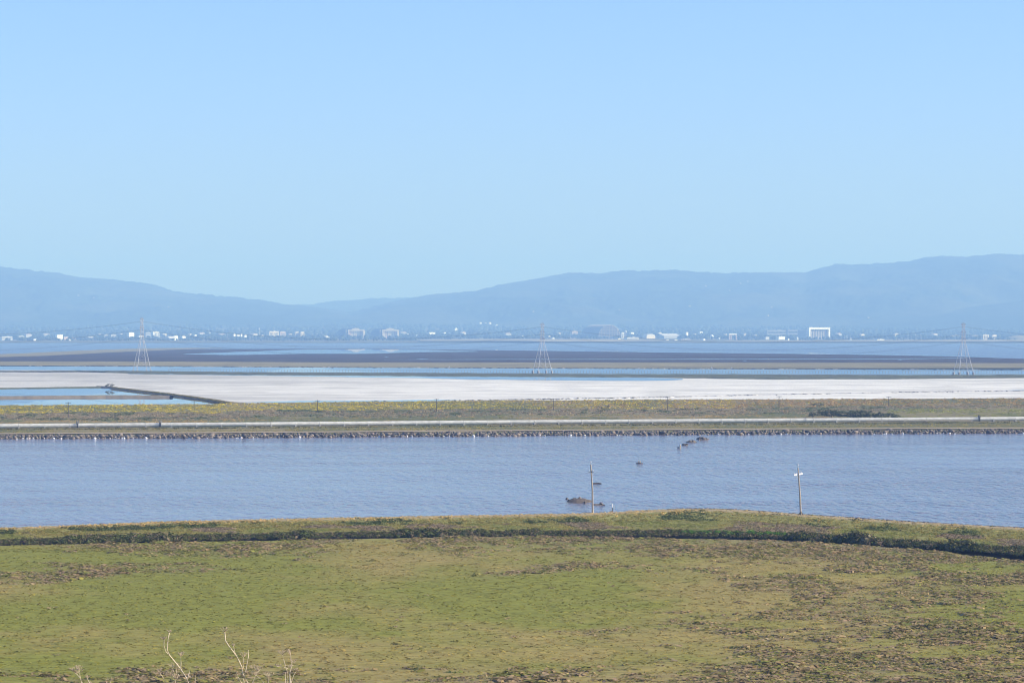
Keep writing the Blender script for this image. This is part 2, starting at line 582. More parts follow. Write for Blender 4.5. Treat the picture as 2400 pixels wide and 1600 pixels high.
# tan cordgrass strip behind the channel
S_TOP = pl([(0, 846.5), (400, 847), (800, 849), (1200, 849.3), (1800, 849.6), (2400, 850.6)])
C_TOP = pl([(0, 856.5), (400, 858), (800, 860.5), (1200, 862), (1800, 864), (2400, 866)])
C_BOT = pl([(0, 869), (200, 868), (400, 869.5), (600, 872), (800, 872.6), (1200, 875), (1500, 876), (1800, 876.8), (2100, 878), (2400, 878)])
loft('cordgrass_marsh', [(S_TOP, 0.1), (lambda x: S_TOP(x) + 0.6, 0.7), (lambda x: C_TOP(x) - 1.8, 0.7), (C_TOP, -0.1)], M_marshfar, n=500, sub=3, noise=0.25, nscale=0.01)
loft('channel_water', [(lambda x: C_TOP(x) - 2, 0.0), (lambda x: C_BOT(x) + 6, 0.0)], W_calm, n=60)
# levee between the channel and the salt pond
L_NEAR = pl([(0, 871), (200, 871.6), (300, 875), (400, 876.2), (800, 880), (1200, 882.6), (1500, 884), (1590, 886.5), (1800, 889.8), (2100, 889), (2400, 886)])
wC = wob(C_BOT, 0.05, 1.2, 8)
loft('salt_levee', [(wC, 1.0, 10, -0.3), (wC, 1.0, 0, 1.0), (lambda x: wC(x) + (L_NEAR(x) - C_BOT(x)) * 0.6, 0.75), (L_NEAR, 0.0, 0, -0.2)], M_leveegreen, n=900, sub=3, noise=0.3, nscale=0.08)
# salt pond
V_TOP = pl([(0, 950), (250, 948), (500, 947), (540, 944), (600, 944.6), (900, 941), (1200, 938), (1500, 936.5), (1800, 935.3), (2200, 934), (2400, 933)])


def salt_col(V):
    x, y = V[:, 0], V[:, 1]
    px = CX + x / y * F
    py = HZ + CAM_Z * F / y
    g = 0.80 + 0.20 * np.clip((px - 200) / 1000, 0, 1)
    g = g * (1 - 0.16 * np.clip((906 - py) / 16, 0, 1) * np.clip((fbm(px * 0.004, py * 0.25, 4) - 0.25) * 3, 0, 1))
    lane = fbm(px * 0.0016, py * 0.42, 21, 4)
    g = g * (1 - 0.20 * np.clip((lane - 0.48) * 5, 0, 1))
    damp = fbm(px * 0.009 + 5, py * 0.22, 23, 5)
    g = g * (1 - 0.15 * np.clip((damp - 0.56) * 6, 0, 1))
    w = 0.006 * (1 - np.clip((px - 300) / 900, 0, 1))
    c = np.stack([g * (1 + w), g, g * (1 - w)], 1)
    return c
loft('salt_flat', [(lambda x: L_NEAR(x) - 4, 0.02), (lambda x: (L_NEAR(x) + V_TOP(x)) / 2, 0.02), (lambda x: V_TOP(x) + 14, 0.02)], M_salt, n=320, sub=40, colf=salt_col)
pool2('brine_water', [(300, 875), (800, 879.6), (1200, 882.2), (1500, 883.6), (1600, 886.8)], [(300, 876), (600, 880), (800, 883), (1000, 886.5), (1200, 890), (1450, 892), (1560, 891.5), (1600, 889.4)], 300, 1600, 0.10, W_calm, 1.6, 500)
pool2('brine_edge_water', [(560, 943), (700, 938.6), (820, 938.5), (1000, 936.6), (1080, 935.8)], [(560, 943.2), (700, 943.2), (820, 941.5), (1000, 939.8), (1080, 936.2)], 560, 1080, 0.10, W_calm, 1.2, 200, 4)
pool2('brine_corner_water', [(2345, 914.8), (2480, 911)], [(2345, 916), (2480, 915.5)], 2345, 2480, 0.10, W_calm, 0.4, 30, 6)
BERM = pl([(1100, 937.5), (1200, 935.6), (1500, 930.8), (1800, 924.4), (2100, 919), (2345, 915.4), (2500, 913)])
loft('salt_berm', [(lambda x: BERM(x) - 1.0, 0.0), (wob(BERM, 0.09, 0.9, 4), 0.32), (lambda x: BERM(x) + 1.2, 0.0)], mat('crusted_berm', (0.40, 0.39, 0.37), 0.95, 0.05, noise=((0.08, 0.08, 0.1), 0.5, 6)), 1090, 2900, 700, 2, 0.18, 0.12)

# two ponds at the left and their dikes
DIKE = pl([(-500, 800), (230, 904), (262, 906), (330, 914), (400, 922), (470, 931), (540, 942), (600, 947)])


def ridge_line(name, crest, half, z, x0, x1, m, n=300, nz=0.25):
    """an earthen dike along a crest line given in columns and rows"""
    px = np.linspace(x0, x1, n)
    y = crest(px)
    d = (CAM_Z - z) * F / (y - HZ)
    pts = np.stack([(px - CX) / F * d, d], 1)
    tn = np.gradient(pts, axis=0)
    tn /= np.linalg.norm(tn, axis=1, keepdims=True)
    nrm = np.stack([-tn[:, 1], tn[:, 0]], 1)
    rows = []
    for k, (o, zz) in enumerate([(1, -0.3), (0.45, z), (-0.45, z), (-1, -0.3)]):
        zv = np.full(n, zz)
        if k in (1, 2): zv = zv + (fbm(pts[:, 0] * 0.15, pts[:, 1] * 0.15 + k, 6) - 0.5) * 2 * nz
        q = pts + nrm * half * o
        rows.append(np.column_stack([q, zv]))
    V = np.array(rows).reshape(-1, 3)
    i = np.arange(3)[:, None] * n + np.arange(n - 1)[None]
    Fc = np.stack([i, i + n, i + n + 1, i + 1], -1).reshape(-1, 4)
    return tagged(put(name, mesh(name, V, Fc, True), m), kind='structure'), pts

loft('pond_water', [(lambda x: np.maximum(pl([(-500, 913.5), (0, 909.5), (250, 906.8)])(x), DIKE(x) + 1.5), 0.12), (pl([(-500, 958), (0, 955), (540, 949)]), 0.12)], W_calm, -500, 540, 160)
ridge_line('pond_dike', DIKE, 3.4, 0.9, 232, 600, M_levee)
ridge_line('pond_back_dike', pl([(-500, 912.5), (0, 908.3), (250, 905.4)]), 4.0, 0.7, -500, 262, M_leveegreen)
ridge_line('pond_middle_dike', pl([(-500, 928), (0, 927.6), (250, 926), (400, 926.4)]), 7.0, 1.3, -500, 402, M_levee)

# weedy strip: berm crest, flats, pipeline shelf, riprap bank
RIP = pl([(0, 1028), (600, 1025), (1200, 1020.6), (1800, 1017), (2400, 1014.7)])
def vy(x, t):  # rows between the berm crest and the riprap top, in world depth
    return V_TOP(x) * (1 - t) + (RIP(x) - 11) * t


def strip_col(V):
    x, y = V[:, 0], V[:, 1]
    px = CX + x / y * F
    n = fbm(x * 0.03, y * 0.012, 31)
    c = np.where((n > 0.52)[:, None], np.array([[0.20, 0.17, 0.085]]), np.array([[0.13, 0.13, 0.06]]))
    return c
loft('weed_strip', [(V_TOP, 2.2, 14, -0.3), (V_TOP, 2.2, 4, 1.9), (V_TOP, 2.2), (lambda x: vy(x, 0.22), 1.2), (lambda x: vy(x, 0.45), 0.7), (lambda x: vy(x, 0.62), 0.7), (lambda x: vy(x, 0.80), 0.9), (lambda x: RIP(x) - 13, 1.3), (lambda x: RIP(x) - 10.6, 1.3), (RIP, 0, 0, -0.4)],
     M_ground, n=700, sub=5, noise=0.22, nscale=0.12, colf=strip_col)
loft('shore_track', [(lambda x: RIP(x) - 13.6, 1.5), (lambda x: RIP(x) - 11.4, 1.45)], M_track, n=300, sub=2, noise=0.0)

# slough
LV = pl([(-500, 1256), (0, 1236.5), (400, 1221), (800, 1212.5), (1200, 1205.5), (1386, 1201.5), (1500, 1195.5), (1600, 1192), (1680, 1192), (1760, 1196), (1872, 1204.5), (2100, 1220), (2400, 1237), (2900, 1266)])
loft('slough_water', [(lambda x: RIP(x) - 3, 0.0), (lambda x: RIP(x) + 100, 0.0), (lambda x: LV(x) + 17, 0.0)], W_slough, n=60, sub=4)

# near levee, bench, ditch and the big marsh
BT = pl([(-500, 1276), (0, 1261), (400, 1252), (800, 1244), (1200, 1241.5), (1600, 1240), (1800, 1246), (2000, 1257), (2200, 1269), (2400, 1282), (2900, 1320)])
MT = pl([(-500, 1292), (0, 1278), (400, 1270.5), (800, 1263), (1200, 1256.5), (1600, 1262), (1800, 1266), (2000, 1276), (2200, 1292), (2400, 1318), (2900, 1390)])


def brown_map(px, py):
    """share of dead brown shrub cover at a spot of the marsh, from where it grows in the photograph"""
    m = MT(px)
    streak = fbm(px * 0.0045, py * 0.045, 61, 5)
    fine = fbm(px * 0.02, py * 0.13, 62, 4)
    v = 0.72 * np.exp(-np.clip(py - m, 0, 999) / 24.0)
    v = v + 0.85 * np.exp(-((px - 130) / 260.0) ** 2 - ((py - 1345 + 0.02 * px) / 20.0) ** 2)
    v = v + 0.60 * np.exp(-((py - (1338 - (px - 1200) * 0.08)) / 9.0) ** 2) * np.clip((px - 1080) / 120, 0, 1) * np.clip((1750 - px) / 200, 0, 1)
    v = v + 0.42 * np.clip((px - 1450) / 500, 0, 1)
    v = v + 0.35 * np.clip((px - 1250) / 500, 0, 1) * np.clip((py - 1430) / 110, 0, 1)
    v = v + 0.70 * np.exp(-((px - 1400) / 70.0) ** 2 - ((py - 1483) / 12.0) ** 2)
    v = v + 0.62 * np.clip((py - 1552) / 40, 0, 1)
    patch = np.clip((streak - 0.40) / 0.20, 0, 1)
    fin = np.clip((fine - 0.36) / 0.22, 0, 1)
    hard = np.clip(v - 0.55, 0, 1)
    return np.clip(v * (0.08 + 1.25 * patch * (0.35 + 0.65 * fin)) + hard * 0.5 * fin, 0, 1)


def xy2p(V):
    return CX + V[:, 0] / V[:, 1] * F, HZ + (CAM_Z - V[:, 2]) * F / V[:, 1]


def marsh_tone(px, py):
    """green to olive turf colour"""
    a = fbm(px * 0.0022, py * 0.016, 71, 4)
    b = fbm(px * 0.011, py * 0.06, 72, 4)
    g = np.clip((a - 0.36) * 3.2 + 0.25 * np.exp(-((px - 200) / 420) ** 2) * -1 + (b - 0.5) * 0.8, 0, 1)[:, None]
    return np.array([[0.192, 0.196, 0.036]]) * (1 - g) + np.array([[0.270, 0.220, 0.070]]) * g


def marsh_col(V):
    px, py = xy2p(V)
    b = brown_map(px, py)[:, None]
    c = marsh_tone(px, py)
    c = c * (1 - 0.7 * b) + np.array([[0.19, 0.155, 0.10]]) * 0.7 * b
    return c


def levee_col(V):
    px, py = xy2p(V)
    l, bt, mt = LV(px), BT(px), MT(px)
    c = np.tile(np.array([[0.21, 0.20, 0.06]]), (len(V), 1))
    n = fbm(V[:, 0] * 0.15, V[:, 1] * 0.05, 81)
    c = c * (0.8 + 0.4 * n[:, None])
    crest = (py < l + 4.5)
    c[crest] = (0.34, 0.27, 0.15)
    dd = (py > bt + 1)
    c[dd] = (0.055, 0.045, 0.035)
    return c
loft('levee', [(LV, 1.05, 6, -0.6), (LV, 1.05, 1.0, 0.9), (LV, 1.05), (lambda x: LV(x) + 4.0, 1.05), (lambda x: LV(x) + (BT(x) - LV(x)) * 0.6, 0.55), (BT, 0.5), (lambda x: BT(x) + (MT(x) - BT(x)) * 0.22, 0.3, 0, -1.2), (lambda x: BT(x) + (MT(x) - BT(x)) * 0.75, 0.3, 0, -1.9), (MT, 0.35)],
     M_ground, n=900, sub=6, noise=0.14, nscale=0.5, colf=levee_col)


def marsh():
    n, rows = 430, 310
    px = np.linspace(-400, 2800, n)
    t = np.linspace(0, 1, rows)
    U, T = np.meshgrid(px, t)
    Y0 = MT(U)
    inv = (Y0 - HZ) * (1 - T) + (1680 - HZ) * T
    D = (CAM_Z - 0.35) * F / inv
    X = (U - CX) / F * D
    Z = 0.35 + (fbm(X * 0.05, D * 0.09, 91, 5) - 0.5) * 0.55 * np.clip(T * 12, 0, 1) + (fbm(X * 0.30, D * 0.5, 95, 3) - 0.5) * 0.20
    V = np.stack([X, D, Z], -1).reshape(-1, 3)
    i = np.arange(rows - 1)[:, None] * n + np.arange(n - 1)[None]
    Fc = np.stack([i, i + n, i + n + 1, i + 1], -1).reshape(-1, 4)
    tagged(put('marsh_ground', mesh('marsh_ground', V, Fc, True, marsh_col(V)), M_ground), kind='structure')
marsh()


def marshz(x, y):
    return 0.35 + (fbm(x * 0.05, y * 0.09, 91, 5) - 0.5) * 0.55 + (fbm(x * 0.30, y * 0.5, 95, 3) - 0.5) * 0.20


def knoll():
    xs = np.linspace(-260, 260, 90)
    ds = np.concatenate([np.linspace(-120, 60, 60), np.linspace(64, 335, 60)])
    X, D = np.meshgrid(xs, ds)
    Z = np.interp(D, [-120, -20, 0, 20, 60, 120, 200, 260, 335], [38.8, 38.6, 38.1, 35.8, 28.5, 14, 2.5, 0.3, 0.2])
    Z = Z + (fbm(X * 0.08, D * 0.08, 7) - 0.5) * 0.8 * np.clip(Z / 8, 0, 1) - (np.abs(X) / 260) ** 2 * Z * 0.25
    V = np.stack([X, D, Z], -1).reshape(-1, 3)
    n = len(xs)
    i = np.arange(len(ds) - 1)[:, None] * n + np.arange(n - 1)[None]
    Fc = np.stack([i, i + 1, i + n + 1, i + n], -1).reshape(-1, 4)
    tagged(put('hillside', mesh('hillside', V, Fc, True), M_hillgrass), kind='structure')
knoll()

# the air between here and the hills
def haze():
    mb = MB().box((0, 14500, 365), (26000, 36000, 738))
    m = bpy.data.materials.new('haze_air')
    m.use_nodes = True
    nt = m.node_tree
    for n in list(nt.nodes): nt.nodes.remove(n)
    out = nt.nodes.new('ShaderNodeOutputMaterial')
    pv = nt.nodes.new('ShaderNodeVolumePrincipled')
    pv.inputs['Color'].default_value = (*HAZE_COLOR, 1)
    pv.inputs['Absorption Color'].default_value = (*HAZE_ABSORB, 1)
    pv.inputs['Density'].default_value = HAZE_DENSITY
    pv.inputs['Anisotropy'].default_value = 0.0
    nt.links.new(pv.outputs[0], out.inputs['Volume'])
    tagged(mb.build('haze', m), kind='stuff')
haze()

# ------------------------------------------------------------------ marsh plants (masses nobody could count)
T_SHRUB = [tuft(14, 1.0, 0.42, s, 1.3, 0.29) for s in range(5)]
T_SMALL = [tuft(8, 1.0, 0.45, 20 + s, 1.1, 0.36) for s in range(5)]
T_TURF = [tuft(4, 1.0, 0.16, 40 + s, 3.4, 0.45, False) for s in range(4)]
T_BUSH = [tuft(27, 1.0, 0.95, 60 + s, 0.3, 0.29) for s in range(4)]


def in_marsh(n, y1=1650):
    px = rng.uniform(-250, 2650, n)
    m = MT(px)
    # even over the ground: draw depth with area weighting
    d0 = (CAM_Z - 0.35) * F / (m - HZ)
    d1 = (CAM_Z - 0.35) * F / (y1 - HZ)
    d = np.sqrt(rng.uniform(0, 1, n) * (d0 ** 2 - d1 ** 2) + d1 ** 2)
    x = (px - CX) / F * d
    py = HZ + (CAM_Z - 0.35) * F / d
    return px, py, x, d


def marsh_plants():
    px, py, x, d = in_marsh(90000)
    b = brown_map(px, py)
    keep = rng.uniform(0, 1, len(px)) < np.clip(b * 0.92 - 0.04, 0.028, 0.72)
    px, py, x, d, b = px[keep], py[keep], x[keep], d[keep], b[keep]
    n = len(px)
    z = marshz(x, d) - 0.05
    clump = fbm(x * 0.25, d * 0.1, 15, 3)
    s = rng.uniform(0.32, 0.72, n) * (0.4 + 1.4 * clump) * np.where(b < 0.12, 0.55, 1.0)
    sc = np.stack([s * rng.uniform(1.5, 2.6, n), s * rng.uniform(1.2, 2.0, n), s * rng.uniform(0.85, 1.45, n)], 1)
    kind = rng.uniform(0, 1, n)
    c = jitter((0.225, 0.182, 0.100), n, 0.16, 0.05)
    g = kind < np.where(b < 0.12, 0.85, 0.42)
    c[g] = jitter((0.145, 0.15, 0.042), g.sum(), 0.3, 0.08)
    g2 = kind > 0.9
    c[g2] = jitter((0.225, 0.18, 0.12), g2.sum(), 0.12, 0.05)
    V, Fc, C = scatter(T_SHRUB, np.stack([x, d, z], 1), sc, rng.uniform(0, 6.28, n), c)
    stuff('marsh_shrubs', V, Fc, C, M_leaf, 'low grey brown shrubs spread over the green marsh', 'shrubs')
    # short turf
    px, py, x, d = in_marsh(66000)
    b = brown_map(px, py)
    keep = rng.uniform(0, 1, len(px)) > b * 0.6
    px, py, x, d = px[keep], py[keep], x[keep], d[keep]
    n = len(px)
    z = marshz(x, d) - 0.04
    t = marsh_tone(px, py)
    c = t * (1 + rng.uniform(-0.16, 0.16, (n, 1))) * np.array([[0.86, 0.86, 0.86]])
    s = rng.uniform(0.25, 0.6, n)
    sc = np.stack([s * 1.2, s * 1.2, s * rng.uniform(0.7, 1.9, n)], 1)
    V, Fc, C = scatter(T_TURF, np.stack([x, d, z], 1), sc, rng.uniform(0, 6.28, n), c)
    stuff('marsh_turf', V, Fc, C, M_leaf, 'short green and olive pickleweed turf of the marsh', 'turf')
marsh_plants()


def row_pts(f0, f1, n, z, x0=-250, x1=2650, za=None):
    px = rng.uniform(x0, x1, n)
    t = rng.uniform(0, 1, n)
    y = f0(px) * (1 - t) + f1(px) * t
    zz = z if np.isscalar(z) else z(t)
    d = (CAM_Z - zz) * F / (y - HZ)
    return px, y, t, np.stack([(px - CX) / F * d, d, np.zeros(n) + (zz if za is None else za)], 1)


def levee_plants():
    parts = []
    # dark bushes along the ditch bank
    px, y, t, p = row_pts(lambda x: BT(x) + 1, lambda x: BT(x) + (MT(x) - BT(x)) * 0.22, 4600, 0.45)
    n = len(px)
    gap = fbm(p[:, 0] * 0.12, p[:, 0] * 0 + 3, 25, 3)
    s = rng.uniform(0.3, 0.8, n) * np.clip((gap - 0.22) * 2.6, 0.55, 1.45) * np.interp(px, [0, 1300, 1800, 2400], [0.85, 1.0, 1.25, 1.8])
    p[:, 2] = 0.35 - t * 0.8
    c = jitter((0.070, 0.082, 0.030), n, 0.4, 0.12)
    k = rng.uniform(0, 1, n) < 0.22
    c[k] = jitter((0.14, 0.12, 0.075), k.sum(), 0.25)
    k = (rng.uniform(0, 1, n) < 0.6) & (np.abs(px - 1720) < 120) & (t < 0.5)
    c[k] = jitter((0.075, 0.17, 0.03), k.sum(), 0.2)
    parts.append(('bank_bushes', T_BUSH, p, np.stack([s * 1.25, s * 1.25, s * 1.15], 1), c, 'dark green bushes crowding the ditch bank below the levee'))
    # bench between levee and ditch
    px, y, t, p = row_pts(lambda x: LV(x) + (BT(x) - LV(x)) * 0.55, BT, 10000, lambda t: 0.57 - 0.1 * t)
    n = len(px)
    br = fbm(px * 0.008, y * 0.07, 27, 4)
    c = jitter((0.20, 0.185, 0.055), n, 0.2, 0.08)
    k = br > 0.58
    c[k] = jitter((0.18, 0.15, 0.10), k.sum(), 0.25)
    k = (br < 0.42)
    c[k] = jitter((0.155, 0.175, 0.045), k.sum(), 0.2)
    s = rng.uniform(0.3, 0.6, n) * np.where(br > 0.58, 1.25, 0.8)
    parts.append(('bench_plants', T_SMALL, p, np.stack([s * 1.4, s * 1.4, s * 0.8], 1), c, 'green and brown plants on the flat bench below the levee'))
    # levee slope: dark weeds on the near face, dry grass on the crest
    px, y, t, p = row_pts(lambda x: LV(x) + 3.6, lambda x: LV(x) + (BT(x) - LV(x)) * 0.6, 9000, lambda t: 1.0 - 0.45 * t)
    n = len(px)
    dn = fbm(px * 0.012, y * 0.05, 29, 4)
    c = jitter((0.175, 0.165, 0.05), n, 0.25, 0.1)
    k = dn > 0.57
    c[k] = jitter((0.065, 0.085, 0.03), k.sum(), 0.3, 0.1)
    tan = (rng.uniform(0, 1, n) < np.clip(1.4 - 2.6 * t, 0, 1) * np.where(px < 1600, 0.75, 0.3))
    c[tan] = jitter((0.36, 0.28, 0.11), tan.sum(), 0.2)
    s = rng.uniform(0.25, 0.6, n) * np.where(dn > 0.57, 1.2, 0.8)
    parts.append(('levee_weeds', T_SMALL, p, np.stack([s * 1.2, s * 1.2, s * 1.2], 1), c, 'weeds and dry grass on the slope of the near levee'))
    # tan grass along the crest, thicker at the left and middle
    px, y, t, p = row_pts(lambda x: LV(x) - 0.2, lambda x: LV(x) + 4, 3600, 1.02)
    n = len(px)
    keep = rng.uniform(0, 1, n) < np.where(px < 1650, 0.9, 0.25) * (0.35 + 0.65 * np.clip((fbm(px * 0.01, y * 0, 33) - 0.3) * 3, 0, 1))
    p, px = p[keep], px[keep]
    n = len(px)
    c = jitter((0.42, 0.33, 0.14), n, 0.22)
    k = rng.uniform(0, 1, n) < np.where(px < 1500, 0.25, 0.5)
    c[k] = jitter((0.15, 0.15, 0.05), k.sum(), 0.25)
    s = rng.uniform(0.16, 0.42, n)
    parts.append(('crest_grass', T_SHRUB, p, np.stack([s, s, s * 1.5], 1), c, 'tan dry grass lining the crest of the near levee'))
    # dark mussel-crusted stones and weed at the far toe, right of the bend
    for nm, tf, p, sc, c, lab in parts:
        V, Fc, C = scatter(tf, p, sc, rng.uniform(0, 6.28, len(p)), c)
        stuff(nm, V, Fc, C, M_leaf, lab, 'plants')
levee_plants()

PIPE = pl([(-500, 1001.5), (0, 998), (180, 996.6), (600, 994), (1200, 989), (1800, 985), (2400, 981), (2900, 977.5)])


def strip_plants():
    """the weedy strip between salt pond and riprap: mustard, grey scrub, tan grass, turf"""
    n = 29000
    px = rng.uniform(-200, 2600, n)
    t = rng.uniform(0, 1, n)
    yt, yb = V_TOP(px), RIP(px) - 14
    y = yt + (yb - yt) * t
    # height of the ground of the strip at t
    zz = np.interp(t, [0, 0.22, 0.45, 0.62, 0.8, 1], [2.2, 1.2, 0.7, 0.7, 0.9, 1.3])
    yp = PIPE(px)
    keep = (np.abs(y - yp - 4) > 3.5)
    px, t, y, zz, yp, yt, yb = (a[keep] for a in (px, t, y, zz, yp, yt, yb))
    n = len(px)
    d = (CAM_Z - zz) * F / (y - HZ)
    p = np.stack([(px - CX) / F * d, d, zz - 0.1], 1)
    tp = (y - yt) / (yp - yt)          # 0 at the crest, 1 at the pipe
    lane = fbm(px * 0.006, y * 0.12, 35, 4)
    fine = fbm(px * 0.03, y * 0.25, 36, 3)
    c = jitter((0.15, 0.15, 0.06), n, 0.25, 0.08)
    h = np.full(n, 0.55)
    w = np.full(n, 0.85)
    # crest band: yellow mustard at the left and middle, rust and straw at the right
    band = (tp < 0.40 + (lane - 0.5) * 0.25)
    yel = band & (rng.uniform(0, 1, n) < np.clip((1500 - px) / 700, 0.0, 1) * np.clip((fine - 0.30) * 4, 0.15, 0.9))
    yel2 = band & (np.abs(px - 1530) < 190) & (rng.uniform(0, 1, n) < 0.4)
    grn = band & ~yel & ~yel2
    c[grn] = jitter((0.195, 0.185, 0.042), grn.sum(), 0.2)
    rust = band & ~yel & ~yel2 & (rng.uniform(0, 1, n) < np.clip((px - 1150) / 500, 0, 0.85))
    c[rust] = jitter((0.215, 0.155, 0.085), rust.sum(), 0.18, 0.06)
    straw = band & (tp < 0.14) & (rng.uniform(0, 1, n) < 0.35)
    c[straw] = jitter((0.26, 0.205, 0.085), straw.sum(), 0.15)
    c[yel | yel2] = jitter((0.31, 0.27, 0.028), (yel | yel2).sum(), 0.12, 0.05)
    h[band] = 0.7
    # grey scrub in the middle
    mid = (~band) & (tp < 0.70 + (lane - 0.5) * 0.3)
    c[mid] = jitter((0.165, 0.14, 0.115), mid.sum(), 0.28, 0.06)
    dk = mid & (fine > 0.60)
    c[dk] = jitter((0.06, 0.075, 0.035), dk.sum(), 0.3)
    h[mid] = 0.65
    # tan lanes and turf just behind the pipe
    low = (~band) & (~mid) & (tp < 1)
    tanl = low & (lane > 0.5)
    c[tanl] = jitter((0.27, 0.205, 0.10), tanl.sum(), 0.15)
    c[low & ~tanl] = jitter((0.13, 0.14, 0.05), (low & ~tanl).sum(), 0.25)
    rt = (tp > 0.5) & (tp < 1) & (px > 2080)
    c[rt] = jitter((0.165, 0.185, 0.06), rt.sum(), 0.2)
    h[low] = 0.35
    # in front of the pipe
    fr = tp >= 1
    c[fr] = jitter((0.19, 0.175, 0.07), fr.sum(), 0.22)
    k = fr & (y < yp + 10)
    c[k] = jitter((0.085, 0.085, 0.04), k.sum(), 0.3)
    h[fr] = 0.28
    h[k] = 0.7
    c = np.clip(c * np.array([[1.22, 1.2, 0.92]]), 0, 0.9)
    s = rng.uniform(0.7, 1.3, n)
    sc = np.stack([s * w * 1.5, s * w, s * h / 0.6], 1)
    V, Fc, C = scatter(T_SMALL, p, sc, rng.uniform(0, 6.28, n), c)
    stuff('strip_plants', V, Fc, C, M_leaf, 'yellow mustard, grey scrub and rusty weeds along the pipeline strip', 'plants')
strip_plants()


def levee_fringe():
    """weeds on the far salt levee and pond dikes"""
    n = 5200
    px = rng.uniform(-200, 2600, n)
    t = rng.uniform(0, 1, n)
    y = wC(px) * (1 - t) + (wC(px) + (L_NEAR(px) - C_BOT(px)) * 0.6) * t
    z = 1.0 - 0.3 * t
    d = (CAM_Z - z) * F / (y - HZ)
    p = np.stack([(px - CX) / F * d, d, z - 0.15], 1)
    c = jitter((0.12, 0.125, 0.06), n, 0.35, 0.1)
    k = rng.uniform(0, 1, n) < 0.25
    c[k] = jitter((0.19, 0.16, 0.10), k.sum(), 0.25)
    s = rng.uniform(0.5, 1.2, n)
    V1 = scatter(T_TURF, p, np.stack([s * 2.4, s * 2.4, s * 1.4], 1), rng.uniform(0, 6.28, n), c)
    stuff('salt_levee_weeds', *V1, M_leaf, 'dull green weeds on the levee beyond the salt pond', 'plants')
    n = 1500
    px = rng.uniform(262, 590, n)
    d0 = (CAM_Z - 1.3) * F / (DIKE(px) - HZ)
    off = rng.uniform(-9, 5, n)
    d = d0 + off
    p = np.stack([(px - CX) / F * d, d, np.interp(off, [-12, -4, 4, 6], [0.0, 0.95, 0.95, 0.6])], 1)
    c = jitter((0.19, 0.17, 0.065), n, 0.3, 0.1)
    s = rng.uniform(0.5, 1.1, n)
    stuff('dike_weeds', *scatter(T_SHRUB, p, np.stack([s * 1.4, s * 1.4, s * 1.3], 1), rng.uniform(0, 6.28, n), c), M_leaf, 'olive weeds on the slanting dike beside the ponds', 'plants')
levee_fringe()


def bush(name, px, py, z, w, h, label, nclump=26, col=(0.065, 0.08, 0.035), cat='bush', dpt=None, group=None):
    """one shrub: stems and a crown of leaf clumps"""
    x, y, zz = P(px, py, z)
    root = empty(name, (x, y, zz))
    r = np.random.default_rng(int(px * 7 + py))
    pts = []
    while len(pts) < nclump:
        q = r.uniform(-1, 1, 3)
        q[2] = abs(q[2])
        if (q ** 2).sum() < 1: pts.append(q)
    pts = np.array(pts) * np.array([w / 2, (dpt or w) / 2, h * 0.72]) + np.array([0, 0, h * 0.12])
    s = r.uniform(0.75, 1.25, nclump) * min(w, h) * 0.24
    c = np.clip(np.array(col)[None] * (1 + r.uniform(-0.3, 0.3, (nclump, 1))), 0.01, 1)
    V, Fc, C = scatter(T_BUSH, pts, np.stack([s, s, s], 1), r.uniform(0, 6.28, nclump), c)
    put('crown', mesh('crown', V, Fc, False, C), M_leaf, root)
    mb = MB()
    for k in range(5):
        q = pts[k]
        mb.tube([(q[0] * 0.2, q[1] * 0.2, -0.2), (q[0] * 0.5, q[1] * 0.5, q[2] * 0.5), tuple(q)], [0.07, 0.05, 0.02], 5)
    mb.build('stems', M_bark, root)
    tagged(root, label, cat, group)
    return root

M_bark = mat('shrub_bark', (0.13, 0.10, 0.075), 0.9, 0.1, noise=((6, 6, 2), 0.3, 3))
# long dark thicket behind the pipe at the right
TH = [(1905, 977, 3.0, 2.4), (1925, 977, 5.0, 3.4), (1948, 978, 5.5, 4.2), (1972, 979, 5.0, 3.9), (1995, 979.5, 5.2, 3.8), (2018, 980, 5.4, 4.0), (2042, 980, 5.2, 3.6), (2064, 980, 5.0, 3.3), (2085, 979.5, 4.6, 2.8), (2102, 979, 3.4, 1.8)]
WORDS = ['leftmost low bush of the dark thicket behind the pipe', 'second bush from the left in the dark thicket', 'tall third bush from the left in the dark thicket',
         'fourth bush from the left in the dark thicket', 'fifth bush from the left in the dark thicket', 'sixth bush from the left in the dark thicket',
         'seventh bush from the left in the dark thicket', 'third bush from the right end of the dark thicket', 'second bush from the right end of the dark thicket',
         'rightmost and smallest bush of the dark thicket']
for (px, py, w, h), lab in zip(TH, WORDS):
    bush('thicket_bush', px, py, 0.9, w * 1.25, h, lab, 34, (0.055, 0.068, 0.028), group='bushes of the dark thicket behind the pipe')
bush('dike_bush', 258, 907.5, 1.2, 7.5, 3.0, 'round olive bush at the corner of the pond dike', 26, (0.13, 0.12, 0.06))
bush('scrub_bush', 1917, 952, 1.3, 8, 2.4, 'dark bush on the rusty slope above the thicket', 26, (0.06, 0.075, 0.035))
bush('scrub_bush', 1510, 965, 1.0, 3.0, 1.9, 'small round dark bush in the middle of the weedy strip', 18, (0.06, 0.075, 0.035))
bush('scrub_bush', 1420, 958, 1.1, 9, 2.0, 'wide dark bush left of the small round bush', 24, (0.07, 0.08, 0.04))
bush('scrub_bush', 45, 981, 0.9, 4, 1.4, 'dark low bush above the left end of the pipeline', 14, (0.06, 0.075, 0.035))
bush('scrub_bush', 268, 978, 0.9, 3.4, 1.5, 'dark low bush between the two pipe guards at left', 14, (0.06, 0.075, 0.035))
bush('scrub_bush', 345, 1007, 1.0, 6, 1.5, 'pale green bush in front of the pipeline at left', 18, (0.16, 0.16, 0.07))

